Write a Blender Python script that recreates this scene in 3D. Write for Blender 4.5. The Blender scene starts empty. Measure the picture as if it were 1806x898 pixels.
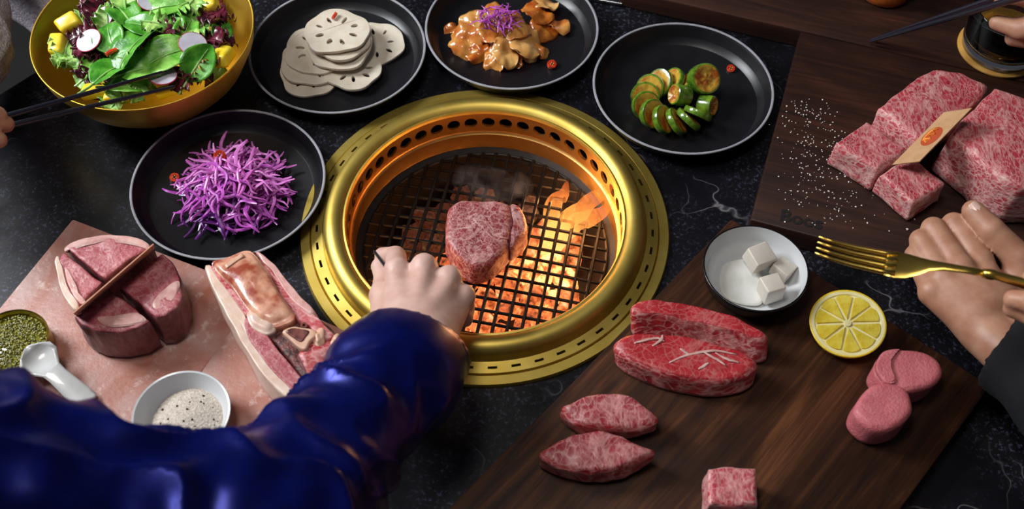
import bpy, bmesh, math, random
import numpy as np
from mathutils import Vector, Matrix, Euler, noise

# ------------------------------------------------------------------ camera, world, lights, exposure
SC = bpy.context.scene
COL = SC.collection
cam_d = bpy.data.cameras.new('camera')
cam = bpy.data.objects.new('camera', cam_d)
COL.objects.link(cam)
TH, RO = math.radians(54.475), math.radians(0.8026)
_f = Vector((0, math.cos(TH), -math.sin(TH)))
_r = Vector((1, 0, 0))
_u = _r.cross(_f)
_R = _r * math.cos(RO) + _u * math.sin(RO)
_U = _R.cross(_f)
cam.matrix_world = Matrix(((_R.x, _U.x, -_f.x, 0.02675), (_R.y, _U.y, -_f.y, -0.67553), (_R.z, _U.z, -_f.z, 0.8995), (0, 0, 0, 1)))
cam_d.sensor_fit = 'HORIZONTAL'
cam_d.sensor_width = 36
cam_d.lens = 36 * 2022.6 / 1806
cam_d.clip_start = 0.02
cam_d.dof.use_dof = True
cam_d.dof.focus_distance = 1.12
cam_d.dof.aperture_fstop = 6.3
SC.camera = cam

W = bpy.data.worlds.new('world')
SC.world = W
W.use_nodes = True
W.node_tree.nodes['Background'].inputs[0].default_value = (0.75, 0.82, 1.0, 1)
W.node_tree.nodes['Background'].inputs[1].default_value = 0.055


def area(name, loc, target, sx, sy, power, col):
    d = bpy.data.lights.new(name, 'AREA')
    d.shape = 'RECTANGLE'
    d.size, d.size_y, d.energy, d.color = sx, sy, power, col
    o = bpy.data.objects.new(name, d)
    o.location = loc
    o.rotation_euler = (Vector(target) - Vector(loc)).to_track_quat('-Z', 'Y').to_euler()
    COL.objects.link(o)
    return o


area('window_light', (-1.55, 0.42, 1.30), (0.05, 0, 0), 0.6, 0.8, 52, (0.93, 0.96, 1.0))
area('overhead_fill_light', (-0.35, -0.25, 2.0), (0.0, 0, 0), 0.45, 0.45, 13, (1.0, 0.94, 0.88))  # weak fill added from overhead, no lamp is seen there
SC.view_settings.view_transform = 'Standard'
SC.view_settings.look = 'None'
SC.view_settings.gamma = 1
SC.view_settings.use_curve_mapping = False
SC.view_settings.exposure = 0.0

# ------------------------------------------------------------------ materials
def lin(c):
    return c / 12.92 if c <= 0.04045 else ((c + 0.055) / 1.055) ** 2.4


def hx(s, a=1.0):
    return tuple(lin(int(s[i:i + 2], 16) / 255) for i in (0, 2, 4)) + (a,)


def nd(nt, kind, ins=None, **props):
    n = nt.nodes.new('ShaderNode' + kind)
    for k, v in props.items():
        setattr(n, k, v)
    for k, v in (ins or {}).items():
        if isinstance(v, bpy.types.NodeSocket):
            nt.links.new(v, n.inputs[k])
        else:
            n.inputs[k].default_value = v
    return n


def ramp(nt, fac, stops, interp='LINEAR'):
    n = nt.nodes.new('ShaderNodeValToRGB')
    n.color_ramp.interpolation = interp
    e = n.color_ramp.elements
    while len(e) < len(stops):
        e.new(0.5)
    for i, (p, c) in enumerate(stops):
        e[i].position = p
        e[i].color = c if len(c) == 4 else tuple(c) + (1,)
    nt.links.new(fac, n.inputs[0])
    return n.outputs[0]


def mix(nt, fac, a, b, mode='MIX'):
    n = nt.nodes.new('ShaderNodeMixRGB')
    n.blend_type = mode
    for i, v in enumerate((fac, a, b)):
        if isinstance(v, bpy.types.NodeSocket):
            nt.links.new(v, n.inputs[i])
        else:
            n.inputs[i].default_value = v
    return n.outputs[0]


def newmat(name, rough=0.5, metal=0.0, **ins):
    m = bpy.data.materials.new(name)
    m.use_nodes = True
    nt = m.node_tree
    b = nt.nodes['Principled BSDF']
    b.inputs['Roughness'].default_value = rough
    b.inputs['Metallic'].default_value = metal
    for k, v in ins.items():
        b.inputs[k.replace('_', ' ')].default_value = v
    return m, nt, b


def setc(nt, b, c, inp='Base Color'):
    if isinstance(c, bpy.types.NodeSocket):
        nt.links.new(c, b.inputs[inp])
    else:
        b.inputs[inp].default_value = c


def bump(nt, b, h, strength=0.3, dist=0.001):
    n = nd(nt, 'Bump', {'Height': h, 'Strength': strength, 'Distance': dist})
    nt.links.new(n.outputs[0], b.inputs['Normal'])


BW = [(0.0, (0, 0, 0)), (1.0, (1, 1, 1))]


def coords(nt, scale=(1, 1, 1), rot=(0, 0, 0)):
    t = nd(nt, 'TexCoord')
    return nd(nt, 'Mapping', {'Vector': t.outputs['Object'], 'Scale': scale, 'Rotation': rot}).outputs[0]


def noi(nt, vec, scale, detail=3, rough=0.55, dist=0.0):
    return nd(nt, 'TexNoise', {'Vector': vec, 'Scale': scale, 'Detail': detail, 'Roughness': rough, 'Distortion': dist})


def plain(name, c1, c2=None, scale=60, rough=0.5, metal=0.0, bumpy=0.0, bscale=None, bdist=0.001, lo=0.35, hi=0.65, **ins):
    m, nt, b = newmat(name, rough, metal, **ins)
    v = coords(nt)
    if c2:
        n = noi(nt, v, scale)
        setc(nt, b, ramp(nt, n.outputs[0], [(lo, hx(c1)), (hi, hx(c2))]))
    else:
        setc(nt, b, hx(c1))
    if bumpy:
        bump(nt, b, noi(nt, v, bscale or scale * 2, 4).outputs[0], bumpy, bdist)
    return m


def marble(name, red, pink, fat, scale=110, vein=0.07, blot=0.5, stretch=(1, 1, 1), amount=1.0, rough=0.42, fine=2.3):
    """raw meat: red muscle with paler blotches and a branching net of white fat"""
    m, nt, b = newmat(name, rough, 0, Coat_Weight=0.12, Coat_Roughness=0.2, Subsurface_Weight=0.10, Subsurface_Scale=0.004)
    b.inputs['Subsurface Radius'].default_value = (1, 0.25, 0.15)
    v = coords(nt, stretch)
    w = noi(nt, v, scale * 0.55, 3)
    wv = nd(nt, 'VectorMath', {0: w.outputs['Color'], 1: (0.5, 0.5, 0.5)}, operation='SUBTRACT').outputs[0]
    wv = nd(nt, 'VectorMath', {0: wv, 'Scale': 2.2 / scale}, operation='SCALE').outputs[0]
    vv = nd(nt, 'VectorMath', {0: v, 1: wv}, operation='ADD').outputs[0]
    vo = nd(nt, 'TexVoronoi', {'Vector': vv, 'Scale': scale}, feature='DISTANCE_TO_EDGE').outputs['Distance']
    v2 = nd(nt, 'TexVoronoi', {'Vector': vv, 'Scale': scale * fine}, feature='DISTANCE_TO_EDGE').outputs['Distance']
    mask = noi(nt, v, scale * 0.3, 2).outputs[0]
    base = ramp(nt, noi(nt, v, scale * 0.45, 4).outputs[0], [(0.35, hx(red)), (0.35 + blot, hx(pink))])
    rn = noi(nt, v, scale * 0.42, 3, 0.6, 1.3).outputs[0]
    rd = nd(nt, 'Math', {0: nd(nt, 'Math', {0: rn, 1: 0.5}, operation='SUBTRACT').outputs[0]}, operation='ABSOLUTE').outputs[0]
    l0 = ramp(nt, rd, [(0.0, (1, 1, 1)), (vein * 0.28, (0.55, 0.55, 0.55)), (vein * 0.75, (0, 0, 0))])
    l1 = mix(nt, 1.0, l0, ramp(nt, vo, [(0.0, (0.6, 0.6, 0.6)), (vein, (0.15, 0.15, 0.15)), (vein * 2.0, (0, 0, 0))]), 'SCREEN')
    l2 = ramp(nt, v2, [(0.0, (0.75, 0.75, 0.75)), (vein * 1.5, (0, 0, 0))])
    mk1 = ramp(nt, mask, [(0.36, (0.1, 0.1, 0.1)), (0.58, (1, 1, 1))])
    mk2 = ramp(nt, mask, [(0.40, (0.9, 0.9, 0.9)), (0.62, (0.15, 0.15, 0.15))])
    f = mix(nt, 1.0, mix(nt, 1.0, l1, mk1, 'MULTIPLY'), mix(nt, 1.0, l2, mk2, 'MULTIPLY'), 'SCREEN')
    f = mix(nt, 1.0, f, (amount, amount, amount, 1), 'MULTIPLY')
    setc(nt, b, mix(nt, f, base, hx(fat)))
    bump(nt, b, noi(nt, v, scale * 2.6, 5, 0.65).outputs[0], 0.8, 0.0018)
    return m


def wood(name, dark, mid, light, scale=1.0, rough=0.45, sx=0.08):
    m, nt, b = newmat(name, rough, 0, Specular_IOR_Level=0.3)
    v = coords(nt, (sx, 1, 1))
    n1 = noi(nt, v, 38 * scale, 5, 0.6, 1.6).outputs[0]
    n2 = noi(nt, coords(nt, (0.02, 1, 1)), 420 * scale, 3).outputs[0]
    n3 = noi(nt, coords(nt, (0.35, 1, 1)), 9 * scale, 3, 0.5, 2.0).outputs[0]
    c = ramp(nt, n1, [(0.3, hx(dark)), (0.5, hx(mid)), (0.72, hx(light))])
    c = mix(nt, ramp(nt, n3, [(0.38, (0.65, 0.65, 0.65)), (0.6, (0, 0, 0))]), c, hx(dark))
    c = mix(nt, ramp(nt, n2, [(0.42, (0.4, 0.4, 0.4)), (0.6, (0, 0, 0))]), c, hx(dark))
    setc(nt, b, c)
    bump(nt, b, n2, 0.15, 0.0005)
    return m


M = {}
M['gold'] = plain('brushed gold metal', 'C4A850', 'D2BA62', 30, 0.48, 1.0, 0.05, 900, 0.0003)
M['gold_wall'] = plain('gold grill wall', 'B48A4C', 'C2985A', 30, 0.40, 1.0, 0.05, 700, 0.0003)
M['gold_bowl'] = plain('polished gold bowl', 'CCA63C', 'D8B44A', 20, 0.46, 1.0)
M['gold_fork'] = plain('shiny gold cutlery', 'D6B458', None, 20, 0.28, 1.0)
M['black_iron'] = plain('black iron', '070505', '100C0B', 150, 0.42, 0.4, 0.3, 500)
M['soot'] = plain('sooty steel', '0B0908', '1C1513', 60, 0.65, 0.3, 0.3, 300)
M['plate'] = plain('matte black stoneware', '0E0E11', '141418', 40, 0.36, 0.0, 0.04, 600, 0.0003)
M['plate_rim'] = plain('pale grey glaze rim', '8E8F96', 'A3A4AA', 80, 0.4)
M['white_glaze'] = plain('white glazed ceramic', 'C6C8C9', None, 20, 0.2)
M['black_glaze'] = plain('black glazed ceramic', '0C0C10', None, 20, 0.25)
M['lotus'] = plain('pickled lotus flesh', 'CFC3AE', 'DBD1BF', 60, 0.35, 0, 0.15, 300, Subsurface_Weight=0.15, Subsurface_Scale=0.004)
M['chili'] = plain('red chili flesh', 'B3200E', 'E2502A', 300, 0.2, Coat_Weight=0.5)
M['chili_seed'] = plain('pale chili seed', 'E8B060', None, 20, 0.4)
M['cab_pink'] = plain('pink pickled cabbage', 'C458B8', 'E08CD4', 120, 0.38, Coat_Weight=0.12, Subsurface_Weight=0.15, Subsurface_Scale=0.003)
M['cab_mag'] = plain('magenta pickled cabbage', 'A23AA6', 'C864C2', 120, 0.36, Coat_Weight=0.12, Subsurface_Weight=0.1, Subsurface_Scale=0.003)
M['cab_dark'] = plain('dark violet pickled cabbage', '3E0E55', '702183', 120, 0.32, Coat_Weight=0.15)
M['kimchi'] = plain('orange kimchi leaf', 'B4581A', 'D8954A', 45, 0.22, 0, 0.25, 250, Coat_Weight=0.6, Subsurface_Weight=0.2, Subsurface_Scale=0.004, lo=0.35, hi=0.62)
M['kimchi_pale'] = plain('pale kimchi stem', 'C8843C', 'E2B06A', 45, 0.22, 0, 0.2, 250, Coat_Weight=0.6, Subsurface_Weight=0.2, Subsurface_Scale=0.004)
M['kimchi_red'] = plain('chili red kimchi leaf', 'A0410F', 'D0802E', 55, 0.22, 0, 0.25, 250, Coat_Weight=0.6)
M['cuke_skin'] = plain('cucumber skin', '2E4E10', '6F9426', 90, 0.22, 0, 0.1, 200, Coat_Weight=0.5)
M['cuke_flesh'] = plain('seasoned cucumber flesh', '9C4A14', 'C8A038', 110, 0.3, 0, 0.3, 300, Coat_Weight=0.3, lo=0.38, hi=0.60)
M['spinach'] = plain('spinach leaf green', '2A7414', '5EAA30', 70, 0.36, 0, 0.5, 150, 0.0015, Coat_Weight=0.12)
M['spinach2'] = plain('bright leaf green', '4C9A22', '92CC58', 70, 0.38, 0, 0.5, 150, 0.0015, Coat_Weight=0.1)
M['stem'] = plain('pale green leaf stem', '7DB257', 'A4CB7E', 60, 0.35)
M['frill'] = plain('frilly lettuce green', '5C9E30', 'B4D87A', 60, 0.35, 0, 0.3, 200)
M['red_leaf'] = plain('red lettuce', '2A0A14', '6A2034', 60, 0.3, 0, 0.3, 200, Coat_Weight=0.3)
M['amber_leaf'] = plain('amber curly lettuce', '7A3A14', 'A8932E', 60, 0.35, 0, 0.3, 200)
M['mango'] = plain('mango flesh', 'E0C01C', 'F0DA48', 50, 0.3, 0, 0.1, 200, Subsurface_Weight=0.2, Subsurface_Scale=0.005)
M['radish'] = plain('white radish flesh', 'B4AFBC', 'C4C0CA', 90, 0.4, Subsurface_Weight=0.1, Subsurface_Scale=0.003)
M['radish_skin'] = plain('red radish skin', 'B22A4C', None, 20, 0.3)
M['lacquer'] = plain('black lacquer', '12121C', '1A1A28', 30, 0.3, 0.0, Coat_Weight=0.6)
M['skin_pale'] = plain('pale skin', 'C29A8C', 'CFAA9C', 60, 0.5, 0, 0.25, 700, 0.0004, Subsurface_Weight=0.12, Subsurface_Scale=0.006)
M['skin_warm'] = plain('warm skin', 'A9765C', 'B98A70', 60, 0.48, 0, 0.3, 600, 0.0004, Subsurface_Weight=0.12, Subsurface_Scale=0.006)
M['nail'] = plain('fingernail', 'DDB8A8', None, 20, 0.22)
M['blue_shirt'] = plain('royal blue satin cotton', '071058', '0A156C', 40, 0.31, 0.6, 0.10, 900, 0.0004)
M['navy_cloth'] = plain('dark navy wool', '06070D', '0A0C14', 60, 0.85, 0, 0.3, 900)
M['knit'] = plain('lilac grey knit', 'B5A8B4', 'E2D8E0', 260, 0.9, 0, 0.9, 420, 0.003)
M['lilac'] = plain('pale lilac upholstery', 'CFC4D2', 'DACFDC', 60, 0.8)
M['walnut'] = wood('oiled walnut', '1E0F08', '472815', '74472A', 1.0, 0.5)
M['walnut_dark'] = wood('dark walnut', '1A0D08', '3A1E14', '562F20', 1.0, 0.5)
M['mill_wood'] = wood('orange turned wood', '9A4E1C', 'B9622A', 'CC7A3C', 1.0, 0.35, 1.0)
M['lemon_skin'] = plain('lemon rind', 'D6B41C', 'E0C43A', 300, 0.4, 0, 0.3, 500)
M['lemon_pith'] = plain('lemon pith', 'D9CD8C', 'E2D9A6', 80, 0.5)
M['lemon_flesh'] = plain('lemon pulp', 'CDB22C', 'DCC850', 140, 0.18, 0, 0.4, 400, Subsurface_Weight=0.25, Subsurface_Scale=0.006, Coat_Weight=0.5)
M['butter'] = plain('creamy white butter', 'CBC3B6', 'D4CDC2', 60, 0.4, 0, 0.1, 200, Subsurface_Weight=0.2, Subsurface_Scale=0.006)
M['cream'] = plain('milky cream', 'CFCFC6', 'DDDCD6', 60, 0.3)
M['pearl'] = plain('mother of pearl', 'C3C4C0', 'D2D4D2', 40, 0.28, Coat_Weight=0.5)
M['tin'] = plain('gold lacquered tin', 'A9973A', 'B8A648', 40, 0.3, 1.0)
M['caviar'] = plain('olive caviar', '3A3A0A', '8A8526', 400, 0.14, Coat_Weight=0.7)
M['salt'] = plain('white salt crystal', 'E4DED8', None, 20, 0.3)
M['salt_grey'] = plain('seasoned salt', 'B5A595', 'D8CEC0', 500, 0.55, 0, 0.8, 800, 0.002)
M['pepper'] = plain('crushed pepper', '221C16', None, 20, 0.6)
M['card'] = plain('kraft card', 'B98E62', 'C29A70', 120, 0.65)
M['card_pink'] = plain('pinkish kraft card', 'B57A5C', 'C08A6A', 120, 0.65)
M['logo_red'] = plain('red ink', 'B34A24', None, 20, 0.5)
M['logo_orange'] = plain('orange ink', 'F09A3C', None, 20, 0.5)
M['brand'] = plain('burnt brand mark', '0C0605', None, 20, 0.7)
M['fat'] = plain('creamy beef fat', 'D2B3A0', 'DFC8B6', 70, 0.35, 0, 0.25, 250, Subsurface_Weight=0.25, Subsurface_Scale=0.006)
M['fat_pink'] = plain('pinkish beef fat', 'C58D86', 'D9B0A6', 90, 0.32, 0, 0.25, 250, Subsurface_Weight=0.2, Subsurface_Scale=0.006)
M['bone'] = plain('raw rib bone', '98422C', 'D8A082', 48, 0.34, 0, 0.3, 200, Coat_Weight=0.3, lo=0.40, hi=0.60)
M['bone_pale'] = plain('pale bone edge', 'C89A80', 'DDB79C', 60, 0.35)
M['marrow'] = plain('dark marrow', '4A1F1C', '8A4A40', 120, 0.35)
M['crust'] = plain('dry dark meat crust', '2C1414', '7A3A32', 150, 0.45, 0, 0.8, 300, 0.002)
M['metal'] = plain('brushed steel', '9A9A9E', None, 20, 0.25, 1.0)
M['floor'] = plain('dark floor', '0C0B0B', '151312', 8, 0.7)

M['wagyu'] = marble('heavily marbled beef', 'A82232', 'BE444F', 'EFC8C0', 72, 0.085, 0.45, (1.6, 0.8, 0.8), 0.66)
M['wagyu_grain'] = marble('marbled beef long grain', 'AE2836', 'C6525C', 'F0CEC6', 68, 0.11, 0.35, (0.4, 1.2, 1.2), 1.0)
M['lean'] = marble('lean red beef', 'A01620', 'B82E38', 'E6B0A8', 45, 0.04, 0.5, (1, 1, 1), 0.38)
M['lean_side'] = marble('lean beef side', '9A1822', 'BA3A42', 'F0C6BE', 60, 0.07, 0.4, (0.6, 1, 1), 0.65)
M['chuck'] = marble('pink marbled beef', '8A1A27', 'A83C46', 'EABCB4', 55, 0.09, 0.45, (1.3, 0.8, 1), 0.6)
M['filet'] = marble('finely marbled filet', '7E1F28', '9C3A42', 'E4BCB4', 90, 0.075, 0.45, (1, 1, 1), 0.75)
M['rib'] = marble('rib steak muscle', '9A3440', 'B5646A', 'D8A8A2', 55, 0.05, 0.4, (1, 1, 1), 0.6)
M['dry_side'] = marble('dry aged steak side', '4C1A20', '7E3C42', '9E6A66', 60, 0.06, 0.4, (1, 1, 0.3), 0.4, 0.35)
M['tongue'] = marble('beef tongue', 'C45E66', 'D2787C', 'DC9294', 160, 0.05, 0.5, (1, 1, 1), 0.4)


def stone_mat():
    m, nt, b = newmat('black marble', 0.34, 0, Specular_IOR_Level=0.35)
    v = coords(nt)
    w = noi(nt, v, 5, 4).outputs['Color']
    vv = mix(nt, 0.22, v, w)
    vo = nd(nt, 'TexVoronoi', {'Vector': vv, 'Scale': 9}, feature='DISTANCE_TO_EDGE').outputs['Distance']
    vein = ramp(nt, vo, [(0.0, (0.8, 0.8, 0.8)), (0.004, (0.25, 0.25, 0.25)), (0.009, (0, 0, 0))])
    vm = ramp(nt, noi(nt, v, 7, 2).outputs[0], [(0.56, (0, 0, 0)), (0.72, (0.8, 0.8, 0.8))])
    speck = ramp(nt, noi(nt, v, 260, 4, 0.75).outputs[0], [(0.54, (0, 0, 0)), (0.70, (1, 1, 1))])
    sm = ramp(nt, noi(nt, v, 11, 4).outputs[0], [(0.40, (0, 0, 0)), (0.66, (0.9, 0.9, 0.9))])
    base = ramp(nt, noi(nt, v, 14, 5, 0.65).outputs[0], [(0.35, hx('08070A')), (0.65, hx('121117'))])
    c = mix(nt, mix(nt, 1.0, speck, sm, 'MULTIPLY'), base, hx('5E627A'))
    c = mix(nt, mix(nt, 1.0, vein, vm, 'MULTIPLY'), c, hx('B5B0B4'))
    setc(nt, b, c)
    setc(nt, b, ramp(nt, sm, [(0, (0.3, 0.3, 0.3)), (1, (0.5, 0.5, 0.5))]), 'Roughness')
    return m


def salt_slab_mat():
    m, nt, b = newmat('pink salt block', 0.42, 0, Subsurface_Weight=0.3, Subsurface_Scale=0.012)
    b.inputs['Subsurface Radius'].default_value = (1, 0.5, 0.35)
    v = coords(nt)
    n = noi(nt, v, 13, 6, 0.6, 0.8).outputs[0]
    c = ramp(nt, n, [(0.3, hx('98523A')), (0.48, hx('A87668')), (0.66, hx('B49690'))])
    s = ramp(nt, noi(nt, v, 60, 6, 0.7).outputs[0], [(0.55, (0, 0, 0)), (0.74, (0.9, 0.9, 0.9))])
    setc(nt, b, mix(nt, s, c, hx('DCCAC2')))
    bump(nt, b, noi(nt, v, 160, 5, 0.65).outputs[0], 0.4, 0.0015)
    return m


def coal_mat(name, hot, strength):
    m, nt, b = newmat(name, 0.9)
    v = coords(nt)
    n = noi(nt, v, 75, 4, 0.6).outputs[0]
    setc(nt, b, ramp(nt, noi(nt, v, 160, 4).outputs[0], [(0.35, hx('0E0B0A')), (0.7, hx('5A5250'))]))
    e = ramp(nt, n, [(0.34, (0.02, 0.003, 0.001)), (0.46, (0.55, 0.09, 0.02)), (0.58, hot), (0.75, (1.0, 0.62, 0.28))])
    setc(nt, b, e, 'Emission Color')
    b.inputs['Emission Strength'].default_value = strength
    bump(nt, b, n, 0.7, 0.003)
    return m


def flame_mat(name, strength):
    m = bpy.data.materials.new(name)
    m.use_nodes = True
    nt = m.node_tree
    nt.nodes.clear()
    t = nd(nt, 'TexCoord')
    z = nd(nt, 'SeparateXYZ', {0: t.outputs['Generated']}).outputs[2]
    n = noi(nt, nd(nt, 'Mapping', {'Vector': t.outputs['Object'], 'Scale': (1, 1, 0.5)}).outputs[0], 90, 3).outputs[0]
    col = ramp(nt, z, [(0.0, (1.0, 0.55, 0.15)), (0.45, (1.0, 0.36, 0.07)), (1.0, (1.0, 0.16, 0.03))])
    e = nd(nt, 'Emission', {0: col, 1: strength})
    tr = nd(nt, 'BsdfTransparent')
    a1 = ramp(nt, z, [(0.0, (0.75, 0.75, 0.75)), (0.6, (0.5, 0.5, 0.5)), (1.0, (0.1, 0.1, 0.1))])
    a2 = ramp(nt, n, [(0.3, (0.35, 0.35, 0.35)), (0.62, (1, 1, 1))])
    mx = nd(nt, 'MixShader', {0: mix(nt, 1.0, a1, a2, 'MULTIPLY'), 1: tr.outputs[0], 2: e.outputs[0]})
    o = nd(nt, 'OutputMaterial', {0: mx.outputs[0]})
    return m


def glass_mat():
    m, nt, b = newmat('clear glass', 0.03, 0, Transmission_Weight=1.0, IOR=1.48)
    setc(nt, b, (0.93, 0.95, 0.97, 1))
    return m


M['stone'] = stone_mat()
M['salt_slab'] = salt_slab_mat()
M['coal_hot'] = coal_mat('glowing charcoal', (1.0, 0.24, 0.06), 1.25)
M['coal_white'] = coal_mat('white hot charcoal', (1.0, 0.42, 0.12), 3.0)
M['coal_dim'] = coal_mat('ashy charcoal', (0.5, 0.08, 0.02), 0.12)
M['flame'] = flame_mat('orange flame', 1.9)
M['glass'] = glass_mat()
M['tea'] = plain('pale amber liquid', 'C99A3A', None, 20, 0.05, Transmission_Weight=0.8)
M['amber_base'] = plain('honey-coloured base disc', 'C08A3A', 'CFA050', 90, 0.5)  # colour of the disc that stands in for refracted amber

# ------------------------------------------------------------------ mesh helpers
WL = {}


class MB:
    def __init__(s):
        s.v, s.f, s.m = [], [], []

    def add(s, vs, fs, mi=0):
        b = len(s.v)
        s.v += [tuple(p) for p in vs]
        s.f += [tuple(b + i for i in f) for f in fs]
        s.m += [mi] * len(fs)
        return b

    def lathe(s, prof, n=48, c=(0, 0), close=False, mi=0):
        vs, fs = [], []
        k = len(prof)
        for i in range(n):
            a = 2 * math.pi * i / n
            ca, sa = math.cos(a), math.sin(a)
            for r, z in prof:
                vs.append((c[0] + r * ca, c[1] + r * sa, z))
        kk = k if close else k - 1
        for i in range(n):
            j = (i + 1) % n
            for q in range(kk):
                w = (q + 1) % k
                fs.append((i * k + q, j * k + q, j * k + w, i * k + w))
        s.add(vs, fs, mi)
        return s

    def tube(s, pts, radii, n=8, caps=True, flat=1.0, up=None, mi=0):
        pts = [Vector(p) for p in pts]
        if not hasattr(radii, '__len__'):
            radii = [radii] * len(pts)
        vs, fs = [], []
        ref = Vector(up) if up else Vector((0.013, 0.021, 1))
        prev = None
        for i, p in enumerate(pts):
            t = (pts[min(i + 1, len(pts) - 1)] - pts[max(i - 1, 0)]).normalized()
            if prev is None:
                x = t.cross(ref)
                if x.length < 1e-4:
                    x = t.cross(Vector((1, 0, 0)))
                x.normalize()
            else:
                x = (prev - t * prev.dot(t)).normalized()
            prev = x
            y = t.cross(x)
            for k in range(n):
                a = 2 * math.pi * k / n
                vs.append(p + x * (math.cos(a) * radii[i]) + y * (math.sin(a) * radii[i] * flat))
        for i in range(len(pts) - 1):
            for k in range(n):
                l = (k + 1) % n
                fs.append((i * n + k, i * n + l, (i + 1) * n + l, (i + 1) * n + k))
        if caps:
            fs.append(tuple(range(n))[::-1])
            fs.append(tuple((len(pts) - 1) * n + k for k in range(n)))
        s.add(vs, fs, mi)
        return s

    def quadbox(s, b4, t4, mi=0):
        """hexahedron from four bottom and four top corners"""
        s.add(list(b4) + list(t4), [(3, 2, 1, 0), (4, 5, 6, 7), (0, 1, 5, 4), (1, 2, 6, 5), (2, 3, 7, 6), (3, 0, 4, 7)], mi)
        return s

    def mesh(s, name):
        me = bpy.data.meshes.new(name)
        me.from_pydata(s.v, [], s.f)
        for p, i in zip(me.polygons, s.m):
            p.material_index = i
        me.update()
        return me


def settag(o, label=None, cat=None, group=None, kind=None):
    if label:
        o['label'] = label
    if cat:
        o['category'] = cat
    if group:
        o['group'] = group
    if kind:
        o['kind'] = kind
    return o


def fixn(me):
    bm = bmesh.new()
    bm.from_mesh(me)
    bmesh.ops.recalc_face_normals(bm, faces=bm.faces)
    bm.to_mesh(me)
    bm.free()


def ob(name, me, mats, parent=None, smooth=True, recentre=True, loc=None, rot=None, scale=None, label=None, cat=None, group=None, kind=None, fix=True):
    """link one mesh as an object; world-space meshes are re-centred on their own base"""
    if isinstance(me, MB):
        me = me.mesh(name)
        if fix:
            fixn(me)
    if not isinstance(mats, (list, tuple)):
        mats = [mats]
    if not me.materials:
        for m in mats:
            me.materials.append(M[m] if isinstance(m, str) else m)
    if smooth and me.polygons and not me.polygons[0].use_smooth:
        me.polygons.foreach_set('use_smooth', [True] * len(me.polygons))
        if smooth != 'all':
            me.set_sharp_from_angle(angle=math.radians(42))
    o = bpy.data.objects.new(name, me)
    COL.objects.link(o)
    pl = WL.get(parent.name, Vector()) if parent else Vector()
    if loc is None:
        if recentre:
            n = len(me.vertices)
            a = np.empty(n * 3)
            me.vertices.foreach_get('co', a)
            a = a.reshape(-1, 3)
            c = np.array([(a[:, 0].min() + a[:, 0].max()) / 2, (a[:, 1].min() + a[:, 1].max()) / 2, a[:, 2].min()])
            me.vertices.foreach_set('co', (a - c).ravel())
            me.update()
            loc = Vector(c)
        else:
            loc = Vector()
        wl = loc
    else:
        wl = Vector(loc)
    WL[o.name] = wl.copy()
    o.parent = parent
    o.location = wl - pl
    if rot:
        o.rotation_euler = rot
    if scale:
        o.scale = scale if hasattr(scale, '__len__') else (scale,) * 3
    return settag(o, label, cat, group, kind)


def lob(name, me, mats, parent, loc=(0, 0, 0), rot=None, scale=None, smooth=True, **k):
    """part given in its parent's own coordinates"""
    if isinstance(me, MB):
        me = me.mesh(name)
        fixn(me)
    if not me.materials:
        for m in (mats if isinstance(mats, (list, tuple)) else [mats]):
            me.materials.append(M[m])
    if smooth and me.polygons and not me.polygons[0].use_smooth:
        me.polygons.foreach_set('use_smooth', [True] * len(me.polygons))
        if smooth != 'all':
            me.set_sharp_from_angle(angle=math.radians(42))
    o = bpy.data.objects.new(name, me)
    COL.objects.link(o)
    o.parent = parent
    o.location = loc
    if rot:
        o.rotation_euler = rot
    if scale:
        o.scale = scale if hasattr(scale, '__len__') else (scale,) * 3
    return settag(o, **k)


def empty(name, loc, label, cat, group=None, rot=None):
    o = bpy.data.objects.new(name, None)
    o.empty_display_size = 0.02
    COL.objects.link(o)
    o.location = loc
    if rot:
        o.rotation_euler = rot
    WL[o.name] = Vector(loc)
    return settag(o, label, cat, group)


def bevel_mesh(mb, name, w, seg=2):
    me = mb.mesh(name)
    bm = bmesh.new()
    bm.from_mesh(me)
    bmesh.ops.recalc_face_normals(bm, faces=bm.faces)
    bmesh.ops.bevel(bm, geom=list(bm.edges), offset=w, segments=seg, affect='EDGES', profile=0.5)
    bm.to_mesh(me)
    bm.free()
    return me


def smooth_loop(pts, n):
    """closed Catmull-Rom through 2D points, resampled evenly"""
    k = len(pts)
    out = []
    for i in range(k):
        p0, p1, p2, p3 = (Vector(pts[(i + d) % k]).to_2d() for d in (-1, 0, 1, 2))
        for s in range(12):
            t = s / 12
            out.append(0.5 * ((2 * p1) + (p2 - p0) * t + (2 * p0 - 5 * p1 + 4 * p2 - p3) * t * t + (3 * p1 - p0 - 3 * p2 + p3) * t ** 3))
    out.append(out[0])
    L = [0]
    for a, b in zip(out, out[1:]):
        L.append(L[-1] + (b - a).length)
    res = []
    j = 0
    for i in range(n):
        d = L[-1] * i / n
        while L[j + 1] < d:
            j += 1
        t = (d - L[j]) / max(1e-9, L[j + 1] - L[j])
        res.append(out[j].lerp(out[j + 1], t))
    return res


def sharp_loop(pts, n):
    pts = [Vector(p) for p in pts]
    k = len(pts)
    L = [0]
    for i in range(k):
        L.append(L[-1] + (pts[(i + 1) % k] - pts[i]).length)
    res, j = [], 0
    for i in range(n):
        d = L[-1] * i / n
        while L[j + 1] < d:
            j += 1
        t = (d - L[j]) / max(1e-9, L[j + 1] - L[j])
        res.append(pts[j].lerp(pts[(j + 1) % k], t))
    return res


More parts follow.
